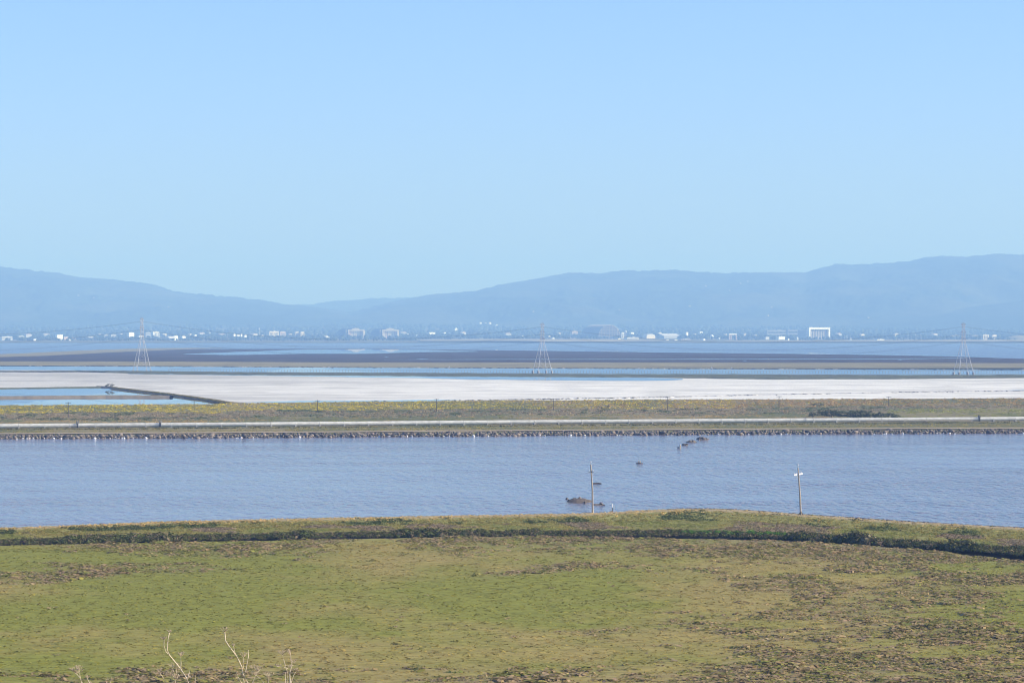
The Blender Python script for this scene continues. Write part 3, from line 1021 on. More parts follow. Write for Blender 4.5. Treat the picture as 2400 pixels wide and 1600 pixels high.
# ------------------------------------------------------------------ stones, pipeline, poles
M_rock = mat('riprap_stone', (0.20, 0.165, 0.13), 0.9, 0.2, attr=False, noise=((1.2, 1.2, 1.2), 0.35, 5))
M_rockdark = mat('wet_dark_stone', (0.07, 0.062, 0.058), 0.7, 0.3, noise=((1.2, 1.2, 1.2), 0.35, 5))
M_rockpale = mat('whitewashed_stone', (0.72, 0.70, 0.66), 0.9, 0.2, noise=((1.5, 1.5, 1.5), 0.2, 4))
M_pebble = mat('small_stone', (1, 1, 1), 0.9, 0.2, attr=True)
M_pipe = mat('whitewashed_pipe', (0.50, 0.495, 0.44), 0.75, 0.2, noise=((0.5, 0.5, 1.4), 0.28, 7))
M_conc = mat('weathered_concrete', (0.36, 0.34, 0.31), 0.9, 0.2, noise=((1, 1, 1), 0.25, 5))
M_steel = mat('dark_steel', (0.09, 0.095, 0.10), 0.6, 0.4)
M_galv = mat('galvanised_steel', (0.43, 0.44, 0.45), 0.6, 0.4)
M_wood = mat('grey_weathered_wood', (0.36, 0.31, 0.25), 0.9, 0.15, noise=((4, 4, 0.6), 0.25, 4))
M_wooddark = mat('dark_creosoted_wood', (0.085, 0.07, 0.06), 0.9, 0.15, noise=((4, 4, 0.6), 0.25, 4))
M_white = mat('white_paint', (0.80, 0.79, 0.76), 0.6, 0.3)
M_porc = mat('pale_porcelain', (0.62, 0.62, 0.60), 0.3, 0.5)
M_rail = mat('straw_timber', (0.42, 0.34, 0.22), 0.9, 0.15)


def rock_mesh(name, seed, m, flat=0.75):
    r = np.random.default_rng(seed)
    g = (1 + 5 ** 0.5) / 2
    V = np.array([(-1, g, 0), (1, g, 0), (-1, -g, 0), (1, -g, 0), (0, -1, g), (0, 1, g), (0, -1, -g), (0, 1, -g), (g, 0, -1), (g, 0, 1), (-g, 0, -1), (-g, 0, 1)], float)
    V /= np.linalg.norm(V, axis=1, keepdims=True)
    V *= r.uniform(0.7, 1.25, (12, 1))
    V[:, 2] *= flat
    Fc = np.array([(0, 11, 5), (0, 5, 1), (0, 1, 7), (0, 7, 10), (0, 10, 11), (1, 5, 9), (5, 11, 4), (11, 10, 2), (10, 7, 6), (7, 1, 8), (3, 9, 4), (3, 4, 2), (3, 2, 6), (3, 6, 8), (3, 8, 9), (4, 9, 5), (2, 4, 11), (6, 2, 10), (8, 6, 7), (9, 8, 1)])
    me = mesh(name, V, Fc)
    me.materials.append(m)
    return me, (V, Fc)

ROCKS = [rock_mesh('rock', 100 + i, M_rock)[0] for i in range(6)]
ROCKS_D = [rock_mesh('rock', 120 + i, M_rockdark)[0] for i in range(4)]
ROCKS_W = [rock_mesh('rock', 140 + i, M_rockpale)[0] for i in range(3)]
ROCK_P = [rock_mesh('rock', 160 + i, M_pebble)[1] for i in range(5)]


def riprap():
    root = empty('riprap_bank', P(1200, 1020.6, 0))
    tagged(root, 'long bank of jumbled riprap stones along the far edge of the slough', 'riprap')
    bx, by, _ = root.location
    px = np.linspace(4, 2396, 300) + rng.uniform(-3, 3, 300)
    for i, q in enumerate(px):
        lay = i % 3
        yy = RIP(q) - [0.8, 3.6, 6.6][lay] + rng.uniform(-1, 1)
        z = [0.25, 0.55, 0.95][lay]
        x, y, _ = P(q, yy, z)
        u = rng.uniform()
        lib = ROCKS_W if (lay == 0 and u < 0.16) else (ROCKS_D if u > 0.68 else ROCKS)
        s = (0.38 + 0.75 * rng.uniform() ** 2 + 0.3 * float(fbm(q * 0.02, 0.0, 88, 2))) * (0.5 if lib is ROCKS_W else 1)
        put('rock', lib[int(rng.integers(len(lib)))], None, root, (x - bx, y - by, z - 0.1), (rng.uniform(-.4, .4), rng.uniform(-.4, .4), rng.uniform(0, 6.28)), (s * rng.uniform(.8, 1.4), s, s * rng.uniform(.7, 1.1)))
    n = 5200
    q = rng.uniform(-300, 2700, n)
    t = rng.uniform(0, 1, n)
    yy = RIP(q) - 10 * t + 0.3
    z = 1.25 * t
    d = (CAM_Z - z) * F / (yy - HZ)
    p = np.stack([(q - CX) / F * d - bx, d - by, z - 0.1], 1)
    c = jitter((0.18, 0.15, 0.115), n, 0.4, 0.08)
    k = rng.uniform(0, 1, n) < 0.3
    c[k] = jitter((0.08, 0.07, 0.065), k.sum(), 0.3)
    k = (t < 0.12) & (rng.uniform(0, 1, n) < 0.16)
    c[k] = jitter((0.70, 0.68, 0.64), k.sum(), 0.1)
    s = rng.uniform(0.2, 0.55, n)
    V, Fc, C = scatter(ROCK_P, p, np.stack([s * 1.3, s, s], 1), rng.uniform(0, 6.28, n), c)
    stuff('small_stones', V, Fc, C, M_pebble, parent=root)
riprap()


def loose_stones():
    n = 900
    q = rng.uniform(1560, 2600, n)
    yy = LV(q) - rng.uniform(-0.4, 0.9, n)
    d = (CAM_Z - 1.05) * F / (yy - HZ) + rng.uniform(0, 2.0, n)
    p = np.stack([(q - CX) / F * d, d, np.full(n, 0.92)], 1)
    s = rng.uniform(0.12, 0.34, n)
    stuff('levee_stones', *scatter(ROCK_P, p, np.stack([s * 1.3, s, s], 1), rng.uniform(0, 6.28, n), jitter((0.13, 0.115, 0.10), n, 0.4)), M_pebble, 'dark stones edging the water side of the near levee', 'stones')
    n = 420
    q = rng.uniform(600, 2420, n)
    yy = np.where(q < 1100, np.interp(q, [600, 1100], [944, 937.5]), BERM(q)) + rng.uniform(-0.8, 0.8, n)
    cl = fbm(q * 0.015, yy * 0, 44, 3)
    keep = cl > 0.5
    q, yy = q[keep], yy[keep]
    n = len(q)
    d = (CAM_Z - 0.3) * F / (yy - HZ)
    p = np.stack([(q - CX) / F * d, d, np.full(n, 0.25)], 1)
    s = rng.uniform(0.15, 0.5, n)
    stuff('salt_edge_stones', *scatter(ROCK_P, p, np.stack([s * 2.2, s, s * 0.8], 1), rng.uniform(0, 6.28, n), jitter((0.10, 0.095, 0.085), n, 0.4)), M_pebble, 'dark stones scattered along the near edge of the salt pond', 'stones')
    n = 1500
    q = rng.uniform(-100, 2500, n)
    yy = C_TOP(q) - rng.uniform(-0.6, 1.4, n)
    d = (CAM_Z - 0.2) * F / (yy - HZ)
    p = np.stack([(q - CX) / F * d, d, np.full(n, 0.15)], 1)
    s = rng.uniform(0.3, 0.7, n)
    c = jitter((0.07, 0.06, 0.06), n, 0.3)
    k = fbm(q * 0.05, q * 0, 47, 3) > 0.60
    c[k] = jitter((0.42, 0.40, 0.38), k.sum(), 0.15)
    stuff('shore_shell_bank', *scatter(ROCK_P, p, np.stack([s * 2.0, s, s * 0.7], 1), rng.uniform(0, 6.28, n), c), M_pebble, 'pale shells and dark mud clods along the channel bank', 'shells')
loose_stones()


def pipeline():
    root = empty('pipeline', P(1200, PIPE(1200), 1.9))
    tagged(root, 'long white above ground water pipeline running along the weedy strip', 'pipeline')
    o = Vector(root.location)
    px = np.linspace(-260, 2660, 400)
    d = (CAM_Z - 1.9) * F / (PIPE(px) - HZ)
    X = (px - CX) / F * d
    s = np.concatenate([[0], np.cumsum(np.hypot(np.diff(X), np.diff(d)))])
    L = 10.2
    mb = MB().tube([(0, 0, 0), (L - 0.06, 0, 0)], 0.86, 18)
    mb.tube([(0.02, 0, 0), (0.26, 0, 0)], 0.90, 18)
    sec = mb.me('pipe_section', False)
    sec.materials.append(M_pipe)
    sd = MB().prism([(-0.3, -1.5), (0.3, -1.5), (0.3, -0.35), (-0.3, -0.35)], -0.95, 0.95).me('saddle')
    sd.materials.append(M_conc)
    n = int(s[-1] // L)
    for k in range(n):
        a, b = k * L, k * L + L
        pa = Vector((np.interp(a, s, X), np.interp(a, s, d), 1.9))
        pb = Vector((np.interp(b, s, X), np.interp(b, s, d), 1.9))
        rz = math.atan2(pb.y - pa.y, pb.x - pa.x)
        put('pipe_section', sec, None, root, pa - o, (rng.uniform(0, 0.4), 0, rz))
        put('saddle', sd, None, root, pa - o + Vector((0.15, 0, 0)), (0, 0, rz))
    # fan-shaped spike guards that stop people walking along the pipe
    gm = MB()
    gm.tube([(0, 0, 0), (0.7, 0, 0)], 0.98, 14)
    for k in range(13):
        q = math.radians(-30 + k * 20)
        for xx in (0.0, 0.7):
            gm.tube([(xx, math.cos(q) * 0.85, math.sin(q) * 0.85), (xx, math.cos(q) * 2.0, math.sin(q) * 2.0)], 0.06, 4)
    gm.tube([(0.35, math.cos(math.radians(a)) * 1.5, math.sin(math.radians(a)) * 1.5) for a in range(-30, 211, 20)], 0.05, 4)
    gme = gm.me('spike_guard')
    gme.materials.append(M_steel)
    for q in (180, 374, 1887, 2293):
        y = PIPE(q)
        x, yy, z = P(q, y, 1.9)
        g = put('spike_guard', gme, None, root, (x - o.x, yy - o.y, 0), (0, 0, 0))
        if q == 1887: g.scale = (0.6, 0.62, 0.72)
pipeline()


def fence():
    x, y, z = P(2030, 991, 1.0)
    root = empty('timber_fence', (x, y, z))
    tagged(root, 'low straw coloured timber fence below the pipe at right', 'fence')
    pm = MB().box((0, 0, 0.35), (0.16, 0.16, 1.7)).me('post')
    pm.materials.append(M_wood)
    prev = None
    for k in range(20):
        q = 2030 + k * 13.0
        X, Y, Z = P(q, 991.2 - k * 0.1, 1.0)
        p = Vector((X - x, Y - y, 0))
        put('post', pm, None, root, p, (0, 0, 0))
        if prev is not None:
            for h in (1.02, 0.5):
                MB().tube([prev + Vector((0, -0.1, h)), p + Vector((0, -0.1, h))], 0.09, 5).build('rail', M_rail, root)
        prev = p
fence()


def far_pole(px, yt, yb, label):
    x, y, z = P(px, yb, 1.0)
    top = CAM_Z - (yt - HZ) / F * y
    h = top - z
    root = empty('utility_pole', (x, y, z))
    MB().tube([(0, 0, -0.4), (0, 0, h)], [0.17, 0.12], 8).build('pole', M_wooddark, root)
    MB().box((0, -0.16, h - 0.35), (2.6, 0.14, 0.18)).build('crossarm', M_wooddark, root)
    for dx in (-1.15, -0.5, 0.5, 1.15):
        MB().lathe([(0.05, 0), (0.09, 0.08), (0.06, 0.16), (0.03, 0.2)], (dx, -0.16, h - 0.26), 6).build('insulator', M_porc, root)
    tagged(root, label, 'utility pole', 'small dark utility poles along the weedy strip')
ORD = ['leftmost small dark utility pole, in front of the left ponds', 'second small dark utility pole from the left, near the dike end', 'third small dark utility pole from the left in the mustard',
       'fourth small dark utility pole from the left in the weedy strip', 'fourth small dark utility pole from the right in the weedy strip', 'third small dark utility pole from the right in the weedy strip',
       'second small dark utility pole from the right in the weedy strip', 'rightmost small dark utility pole, above the thicket\'s right end']
for (a, b, c), lab in zip([(160, 942, 976), (455, 939, 964), (744, 937, 966), (1023, 934, 964), (1297, 933, 962), (1565, 929.5, 960), (1826, 927.5, 954), (2083, 929, 953)], ORD):
    far_pole(a, b, c, lab)


def near_poles():
    # plain pole with a short crossarm
    x, y, z = P(1389, 1203, 0.95)
    root = empty('wooden_utility_pole', (x, y, z))
    k = y / F
    MB().tube([(0, 0, -0.5), (-0.05, 0, 5.0), (-0.40, 0, 10.5)], [0.20, 0.175, 0.13], 10).build('pole', M_wood, root)
    MB().lathe([(0.215, 0), (0.215, 0.75)], (0, 0, 0), 10).build('base_band', M_rail, root)
    MB().box((-0.33, -0.16, 8.95), (1.1, 0.12, 0.14), 0.25).build('crossarm', M_wooddark, root)
    for dx, dz in ((-0.78, 9.02), (0.17, 9.02)):
        MB().lathe([(0.03, 0), (0.075, 0.1), (0.075, 0.2), (0.03, 0.32)], (dx, -0.16, dz), 8).build('insulator', M_porc, root)
    MB().lathe([(0.04, 0), (0.04, 0.35), (0.1, 0.42), (0.09, 0.6), (0.03, 0.72)], (-0.40, 0, 10.48), 8).build('top_insulator', M_porc, root)
    tagged(root, 'grey wooden pole with a short dark crossarm on the levee beside the islet', 'utility pole')
    # pole with a long white crossarm and a braced foot
    x, y, z = P(1877, 1207.5, 0.95)
    root = empty('wooden_utility_pole', (x, y, z))
    MB().tube([(0, 0, -0.5), (-0.2, 0, 4.5), (-0.60, 0, 10.1)], [0.21, 0.18, 0.12], 10).build('pole', M_wood, root)
    arm = MB().add([(-1.45, -0.55, 8.42), (0.45, 0.55, 8.68), (0.45, 0.55, 8.98), (-1.45, -0.55, 8.72), (-1.55, -0.38, 8.42), (0.35, 0.72, 8.68), (0.35, 0.72, 8.98), (-1.55, -0.38, 8.72)], [(0, 1, 2, 3), (5, 4, 7, 6), (1, 5, 6, 2), (4, 0, 3, 7), (3, 2, 6, 7), (4, 5, 1, 0)]).build('crossarm', M_white, root)
    arm['label'] = 'bright white slightly tilted crossarm'
    for s in (-1, 1):
        MB().tube([(-0.53 + s * 0.65, -0.17, 8.6 + s * 0.08), (-0.48, -0.17, 7.95)], 0.04, 5).build('arm_brace', M_galv, root)
    for dx, dz in ((-1.42, 8.68), (0.10, 8.9), (-0.95, 8.75)):
        MB().lathe([(0.03, 0), (0.075, 0.1), (0.075, 0.2), (0.03, 0.32)], (dx, -0.17, dz), 8).build('insulator', M_porc, root)
    MB().lathe([(0.04, 0), (0.04, 0.4), (0.1, 0.48), (0.09, 0.68), (0.03, 0.82)], (-0.60, 0, 10.08), 8).build('top_insulator', M_porc, root)
    for a in (0.15, math.pi - 0.15, -math.pi / 2):
        MB().tube([(math.cos(a) * 0.62, math.sin(a) * 0.62, -0.2), (0, 0, 1.05)], 0.085, 6).build('foot_brace', M_wooddark, root)
    tagged(root, 'wooden pole with a bright white crossarm and braced foot on the levee', 'utility pole')
    # marker stakes at the levee edge
    x, y, z = P(1436, 1201, 0.9)
    y += 2
    root = empty('marker_post', (x, y, 0.7))
    MB().tube([(0, 0, -0.4), (0, 0, 1.3)], [0.09, 0.08], 8).build('post', M_wooddark, root)
    MB().lathe([(0.10, 0), (0.13, 0.3), (0.12, 0.55), (0.03, 0.75)], (0, 0, 1.25), 8).build('white_cap', M_white, root)
    tagged(root, 'short post with a white top at the water edge beside the pole', 'post')
    x, y, z = P(1440.5, 1200, 0.9)
    root = empty('marker_stake', (x, y + 1.5, 0.7))
    MB().tube([(0, 0, -0.3), (0, 0, 1.45)], 0.035, 6).build('stake', M_galv, root)
    MB().box((0, -0.04, 1.35), (0.1, 0.02, 0.18)).build('tag', M_white, root)
    tagged(root, 'thin pale stake right of the white topped post', 'stake')
near_poles()


def mound(name, px0, px1, yc, h, dep, m, label, seed, extra=0):
    """lumpy islet standing in the water"""
    n = 40
    xc, yc3, _ = P((px0 + px1) / 2, yc, 0)
    w = (px1 - px0) / F * yc3 / 2
    u = np.linspace(-1.15, 1.15, n)
    A, B = np.meshgrid(u, u)
    r = np.sqrt(A ** 2 + B ** 2)
    Z = h * (1 - r ** 2) * (0.35 + 1.2 * fbm(A * 2.2 + seed, B * 2.2, seed, 4)) - 0.12
    Z = np.maximum(Z, -0.5)
    V = np.stack([A * w, B * dep / 2, Z], -1).reshape(-1, 3)
    i = np.arange(n - 1)[:, None] * n + np.arange(n - 1)[None]
    Fc = np.stack([i, i + 1, i + n + 1, i + n], -1).reshape(-1, 4)
    root = empty(name, (xc, yc3, 0))
    put('mound', mesh('mound', V, Fc, False), m, root)
    r_ = np.random.default_rng(seed)
    for k in range(extra):
        a = r_.uniform(0, 6.28)
        q = r_.uniform(0.3, 1.0)
        s = r_.uniform(0.18, 0.45)
        put('rock', (ROCKS + ROCKS_D)[int(r_.integers(10))], None, root, (math.cos(a) * q * w, math.sin(a) * q * dep / 2, max(0.05, h * (1 - q * q) * 0.8)), (r_.uniform(-.4, .4), r_.uniform(-.4, .4), a), (s * 1.3, s, s))
    tagged(root, label, 'islet')
    return root

M_islet = mat('weedy_mud', (0.13, 0.105, 0.08), 0.9, 0.1, noise=((1.2, 1.2, 1.2), 0.45, 6))
mound('mud_islet', 1326, 1392, 1174, 0.8, 18, M_islet, 'larger low mud islet just left of the plain wooden pole', 5, 4)
mound('mud_islet', 1380, 1424, 1182, 0.32, 8, M_islet, 'thin low mud islet crossing behind the plain pole\'s foot', 9, 3)
mound('mud_islet', 1323, 1333, 1168.6, 0.22, 3, M_islet, 'tiny dark lump left of the larger mud islet', 14, 2)
mound('rubble_islet', 1630, 1664, 1029.5, 1.0, 16, M_islet, 'largest end of the curved rubble line near the riprap', 21, 14)
mound('rubble_islet', 1609, 1633, 1036, 0.7, 12, M_islet, 'middle heap of the curved rubble line', 27, 12)
mound('rubble_islet', 1599, 1613, 1043, 0.6, 8, M_islet, 'small heap of the curved rubble line next to the old pile', 33, 8)


def piles():
    x, y, z = P(1594, 1051, 0)
    root = empty('old_pile', (x, y, 0))
    MB().tube([(0, 0, -1), (0.05, 0, 1.3)], [0.28, 0.24], 8).build('pile', M_wood, root)
    MB().lathe([(0.26, 0), (0.2, 0.1)], (0.05, 0, 1.3), 8).build('pile_top', M_white, root)
    MB().tube([(-0.7, 0.3, -1), (-0.65, 0.3, 0.7)], [0.22, 0.2], 8).build('pile', M_wooddark, root)
    tagged(root, 'pale old pile at the near end of the curved rubble line', 'pile')
    x, y, z = P(1498, 1086, 0)
    root = empty('pile_stubs', (x, y, 0))
    put('rock', ROCKS_D[0], None, root, (0, 0, 0.05), None, (1.25, 0.8, 0.4))
    MB().tube([(-0.25, 0, 0), (-0.25, 0, 0.95)], [0.13, 0.11], 8).build('stub', M_wood, root)
    MB().tube([(0.3, 0, 0), (0.3, 0, 0.85)], [0.15, 0.12], 8).build('stub', M_rail, root)
    tagged(root, 'two pale pile stubs on a dark rock out in the slough', 'piles')
    x, y, z = P(1400, 1133, 0)
    root = empty('drift_log', (x, y, 0))
    MB().tube([(-1.2, 0, 0.08), (0.2, 0.3, 0.14), (1.1, 0.2, 0.05)], [0.16, 0.15, 0.08], 8).build('log', M_wooddark, root)
    MB().tube([(0.1, 0.3, 0.14), (0.5, 0.8, 0.3)], [0.06, 0.03], 6).build('branch', M_wooddark, root)
    tagged(root, 'dark drift log floating right of the plain wooden pole', 'log')
piles()

# ------------------------------------------------------------------ transmission towers, cables, catwalk
def pylon(px, yb, yt, rot, label, arm=6.5):
    x, y, z = P(px, yb, 1.2)
    H = CAM_Z - (yt - HZ) / F * y - z
    root = empty('transmission_tower', (x, y, z), rot)
    R0 = 7.3
    hw, hm = 0.60 * H, 0.985 * H
    def half(h):
        return np.interp(h, [0, hw, hm], [R0 * 0.707 * 1.35, 1.45, 0.75])
    corners = [(1, 1), (-1, 1), (-1, -1), (1, -1)]
    hs = [0, 0.20, 0.36, 0.49, 0.60, 0.685, 0.77, 0.855, 0.93, 0.985]
    for sx, sy in corners:
        MB().tube([(sx * half(h * H), sy * half(h * H), h * H) for h in (0, 0.60, 0.985)], [0.25, 0.19, 0.13], 5).build('leg', M_galv, root)
        MB().lathe([(0.95, -1.4), (0.95, 0.15), (0.7, 0.5)], (sx * half(0), sy * half(0), 0), 12).build('footing', M_conc, root)
    for f in range(4):
        a, b = corners[f], corners[(f + 1) % 4]
        mb = MB()
        for i in range(len(hs) - 1):
            h0, h1 = hs[i] * H, hs[i + 1] * H
            w0, w1 = half(h0), half(h1)
            r = 0.06 if i < 4 else 0.055
            mb.tube([(a[0] * w0, a[1] * w0, h0), (b[0] * w1, b[1] * w1, h1)], r, 4)
            mb.tube([(b[0] * w0, b[1] * w0, h0), (a[0] * w1, a[1] * w1, h1)], r, 4)
            if i: mb.tube([(a[0] * w0, a[1] * w0, h0), (b[0] * w0, b[1] * w0, h0)], r, 4)
        mb.build('face_bracing', M_galv, root)
    ends = []
    for lv, al in ((0.66, arm), (0.80, arm * 0.95), (0.955, arm * 0.85)):
        for s in (-1, 1):
            h = lv * H
            mb = MB()
            for sx in (-1, 1):
                mb.tube([(sx * half(h), s * half(h), h), (0, s * al, h + 0.2)], 0.15, 4)
                mb.tube([(sx * half(h + 2), s * half(h + 2), h + 2), (0, s * al, h + 0.3)], 0.11, 4)
            mb.build('crossarm', M_galv, root)
            MB().lathe([(0.06, 0), (0.14, -0.4), (0.14, -1.5), (0.06, -1.9)], (0, s * al, h + 0.1), 6).build('insulator_string', M_porc, root)
            c, sn = math.cos(rot), math.sin(rot)
            ends.append(Vector((x - sn * s * al, y + c * s * al, z + h - 1.8)))
    MB().tube([(0, 0, hm), (0, 0, H)], [0.16, 0.05], 5).build('peak', M_galv, root)
    tagged(root, label, 'pylon', 'steel transmission towers beyond the salt pond')
    return ends

E1 = pylon(332.5, 868.6, 743, math.radians(24), 'leftmost and tallest lattice transmission tower at the channel edge')
E2 = pylon(1271, 869.5, 756, math.radians(22), 'middle lattice transmission tower standing in the channel')
E3 = pylon(2258, 873, 755.5, math.radians(14), 'rightmost lattice transmission tower at the far right')
E0 = [e + Vector((-400, 30, 3)) for e in E1]
E4 = [e + Vector((400, -60, 0)) for e in E3]
M_cable = mat('dull_cable', (0.10, 0.10, 0.11), 0.6, 0.4)


def cables():
    lev = ['bottom', 'middle', 'top']
    names = ['running off the left edge from the leftmost tower', 'between the leftmost and middle towers', 'between the middle and rightmost towers', 'running off the right edge from the rightmost tower']
    for (A, B), nm in zip(((E0, E1), (E1, E2), (E2, E3), (E3, E4)), names):
        for i in range(6):
            a, b = A[i], B[i]
            pts = []
            for k in range(25):
                t = k / 24
                p = a.lerp(b, t)
                p.z -= 15 * 4 * t * (1 - t)
                pts.append(p)
            o = MB().tube(pts, 0.045, 4).build('power_cable', M_cable)
            tagged(o, '%s %s cable %s' % (lev[i // 2], 'near' if i % 2 == 0 else 'far', nm), 'cable', 'power cables of the transmission towers')
cables()


def catwalk():
    f = pl([(390, 867.6), (800, 869.6), (1200, 870.8), (1800, 871.6), (2420, 872.6)])
    o = P(1400, f(1400), 0)
    root = empty('catwalk', o)
    pm = MB().tube([(0, 0, -1.0), (0, 0, 1.15)], [0.17, 0.15], 6)
    pm.box((0, 0, 1.2), (0.5, 0.5, 0.1))
    me = pm.me('post')
    me.materials.append(M_wood)
    px = np.linspace(395, 2415, 298)
    pts = []
    for q in px:
        X, Y, Z = P(q, f(q), 0)
        put('post', me, None, root, (X - o[0], Y - o[1], 0))
        pts.append((X - o[0], Y - o[1], 1.3))
    MB().tube(pts[::6] + [pts[-1]], 0.10, 4).build('plank_walk', M_wood, root)
    tagged(root, 'long thin catwalk on many posts crossing the channel below the towers', 'catwalk')
    for q, y0, h, lab in ((1668, 864.8, 2.0, 'small white marker on the channel bank right of the middle tower'), (1715, 863.6, 1.2, 'smaller white marker farther right on the channel bank'), (1053, 861.6, 1.4, 'white marker on the channel bank left of the middle tower')):
        X, Y, Z = P(q, y0, 0.2)
        r = empty('channel_marker', (X, Y, 0.2))
        MB().tube([(0, 0, -0.5), (0, 0, h)], 0.15, 6).build('post', M_wood, r)
        MB().box((0, -0.2, h * 0.7), (1.1, 0.12, h * 0.6)).build('board', M_white, r)
        tagged(r, lab, 'marker', 'white markers on the channel bank')
catwalk()

# ------------------------------------------------------------------ dry fennel on the knoll, close to the camera
M_stalk = mat('dry_fennel_stalk', (0.66, 0.54, 0.37), 0.8, 0.2, noise=((60, 60, 12), 0.2, 4))
M_umbel = mat('dry_fennel_umbel', (0.52, 0.41, 0.28), 0.85, 0.1)


def fennel(dist, stems, umbels, label):
    """stems: list of (radius mm, [zoom points]); zoom points are in a 4.055x enlargement whose corner is (140, 1440)"""
    q = lambda p, dd=0.0: Vector(PD(140 + p[0] / 4.055, 1440 + p[1] / 4.055, dist + dd))
    b = q(stems[0][1][0])
    gz = float(np.interp(dist, [0, 20, 60], [38.1, 35.8, 28.5]))
    root = empty('dry_fennel_plant', (b.x + 0.02, b.y, gz - 0.05))
    o = Vector(root.location)
    for i, (rad, pts) in enumerate(stems):
        dd = [0.03 * math.sin(i * 2.1 + k * 0.9) for k in range(len(pts))]
        P3 = [q(p, e) - o for p, e in zip(pts, dd)]
        n = len(P3)
        r = [rad * 1.0 / 1000 * (1 - 0.45 * k / max(n - 1, 1)) for k in range(n)]
        if pts[0][1] >= 635:
            lo = Vector((P3[0].x * 0.35, P3[0].y * 0.35, 0))
            P3 = [lo, lo.lerp(P3[0], 0.55) + Vector((0.01, 0, 0))] + P3
            r = [r[0] * 1.35, r[0] * 1.15] + r
        MB().tube(P3, r, 7).build('stem' if i == 0 else 'branch', M_stalk, root)
    R = np.random.default_rng(int(dist * 100))
    for (ux, uy, w, up) in umbels:
        c = q((ux, uy), R.uniform(-0.03, 0.03)) - o
        k = w / 4.055 / F * dist
        mb = MB()
        for j in range(13):
            a = R.uniform(0, 6.28)
            t = R.uniform(0.35, 1.0)
            e = c + Vector((math.cos(a) * t * k / 2, math.sin(a) * t * k / 2, k * 0.42 * up * R.uniform(0.7, 1.1)))
            mid = c.lerp(e, 0.55) + Vector((0, 0, -0.05 * k))
            mb.tube([c, mid, e], [0.0014, 0.0012, 0.0010], 4)
            for g in range(4):
                f2 = e + Vector((R.uniform(-1, 1), R.uniform(-1, 1), R.uniform(0.2, 1))) * k * 0.10
                mb.tube([e, f2], [0.0010, 0.0008], 3)
        mb.build('umbel', M_umbel, root)
    tagged(root, label, 'plant', 'dry fennel plants in the foreground')


fennel(20.4, [(4.2, [(1790, 649), (1740, 560), (1730, 495), (1700, 430), (1650, 350), (1610, 300), (1575, 245), (1572, 200), (1568, 160)]), (2.6, [(1730, 495), (1690, 410), (1662, 352), (1650, 290)]),
              (3.0, [(1765, 540), (1780, 460), (1793, 400), (1790, 335)]), (2.4, [(1745, 500), (1748, 440), (1747, 395)]), (2.8, [(1725, 645), (1690, 580), (1680, 545)]),
              (2.2, [(1830, 649), (1860, 575), (1905, 515)]), (2.2, [(1945, 649), (1900, 600), (1860, 570)]), (2.0, [(1985, 649), (1985, 590)]), (2.0, [(1740, 600), (1755, 640), (1740, 649)])],
       [(1566, 160, 80, 1), (1747, 400, 75, 1.2), (1880, 530, 110, 0.8), (1850, 575, 120, 0.8), (1985, 592, 110, 0.9), (1840, 510, 90, 0.7), (1650, 295, 40, 1)],
       'tallest dry fennel plant in the foreground, its bare top bent left')
fennel(19.6, [(4.0, [(1225, 649), (1205, 600), (1148, 512), (1090, 440), (1040, 380), (1020, 330), (1025, 270), (1035, 205), (1042, 165)]), (2.4, [(1040, 380), (1005, 345), (990, 285), (993, 235)]),
              (2.4, [(1148, 512), (1153, 455), (1150, 395)]), (2.8, [(1215, 605), (1230, 550), (1240, 500)]), (2.2, [(1285, 645), (1290, 575)])],
       [(1150, 395, 80, 1.1), (1042, 168, 50, 1), (990, 235, 70, 0.7), (1240, 600, 60, 0.8)],
       'dry fennel plant with a long left leaning stem and forked tip')
fennel(21.0, [(2.6, [(1020, 649), (985, 600), (945, 540)]), (2.4, [(1100, 640), (1090, 570), (1070, 500)]), (2.2, [(1060, 649), (1120, 600), (1130, 560)]), (2.0, [(1095, 600), (1110, 540), (1105, 500)])],
       [(950, 545, 90, 0.8), (1000, 590, 120, 0.7), (1085, 500, 110, 0.7), (1110, 610, 110, 0.8), (1050, 560, 100, 0.7)],
       'bushy low dry fennel left of the leaning fennel stem')
fennel(20.8, [(4.0, [(2190, 649), (2185, 560), (2205, 465), (2195, 420), (2192, 380)]), (2.6, [(2160, 640), (2168, 560), (2150, 500), (2130, 430), (2117, 380)]), (2.8, [(2145, 649), (2142, 545)]),
              (2.2, [(2200, 640), (2225, 570), (2250, 530)]), (2.0, [(2168, 510), (2110, 492), (2060, 490)])],
       [(2115, 378, 100, 0.9), (2193, 380, 90, 1.2), (2225, 455, 80, 0.9), (2068, 490, 80, 0.5), (2250, 530, 60, 0.8), (2165, 500, 110, 0.4)],
       'rightmost dry fennel plant with upright stems and spread umbels')
fennel(19.9, [(3.0, [(215, 649), (195, 600), (165, 565), (125, 530)]), (2.4, [(205, 640), (192, 580), (185, 520)]), (2.2, [(285, 649), (265, 610), (257, 555)]), (1.8, [(300, 649), (285, 625)])],
       [(130, 535, 90, 0.8), (187, 525, 90, 1), (175, 555, 110, 0.7), (260, 600, 60, 0.8)],
       'leftmost dry fennel plant with a small cluster of umbels')
fennel(20.2, [(2.2, [(445, 649), (450, 620)]), (1.6, [(480, 645), (493, 590)])], [(452, 622, 30, 0.6)], 'two short dry fennel tips between the left fennel plants')

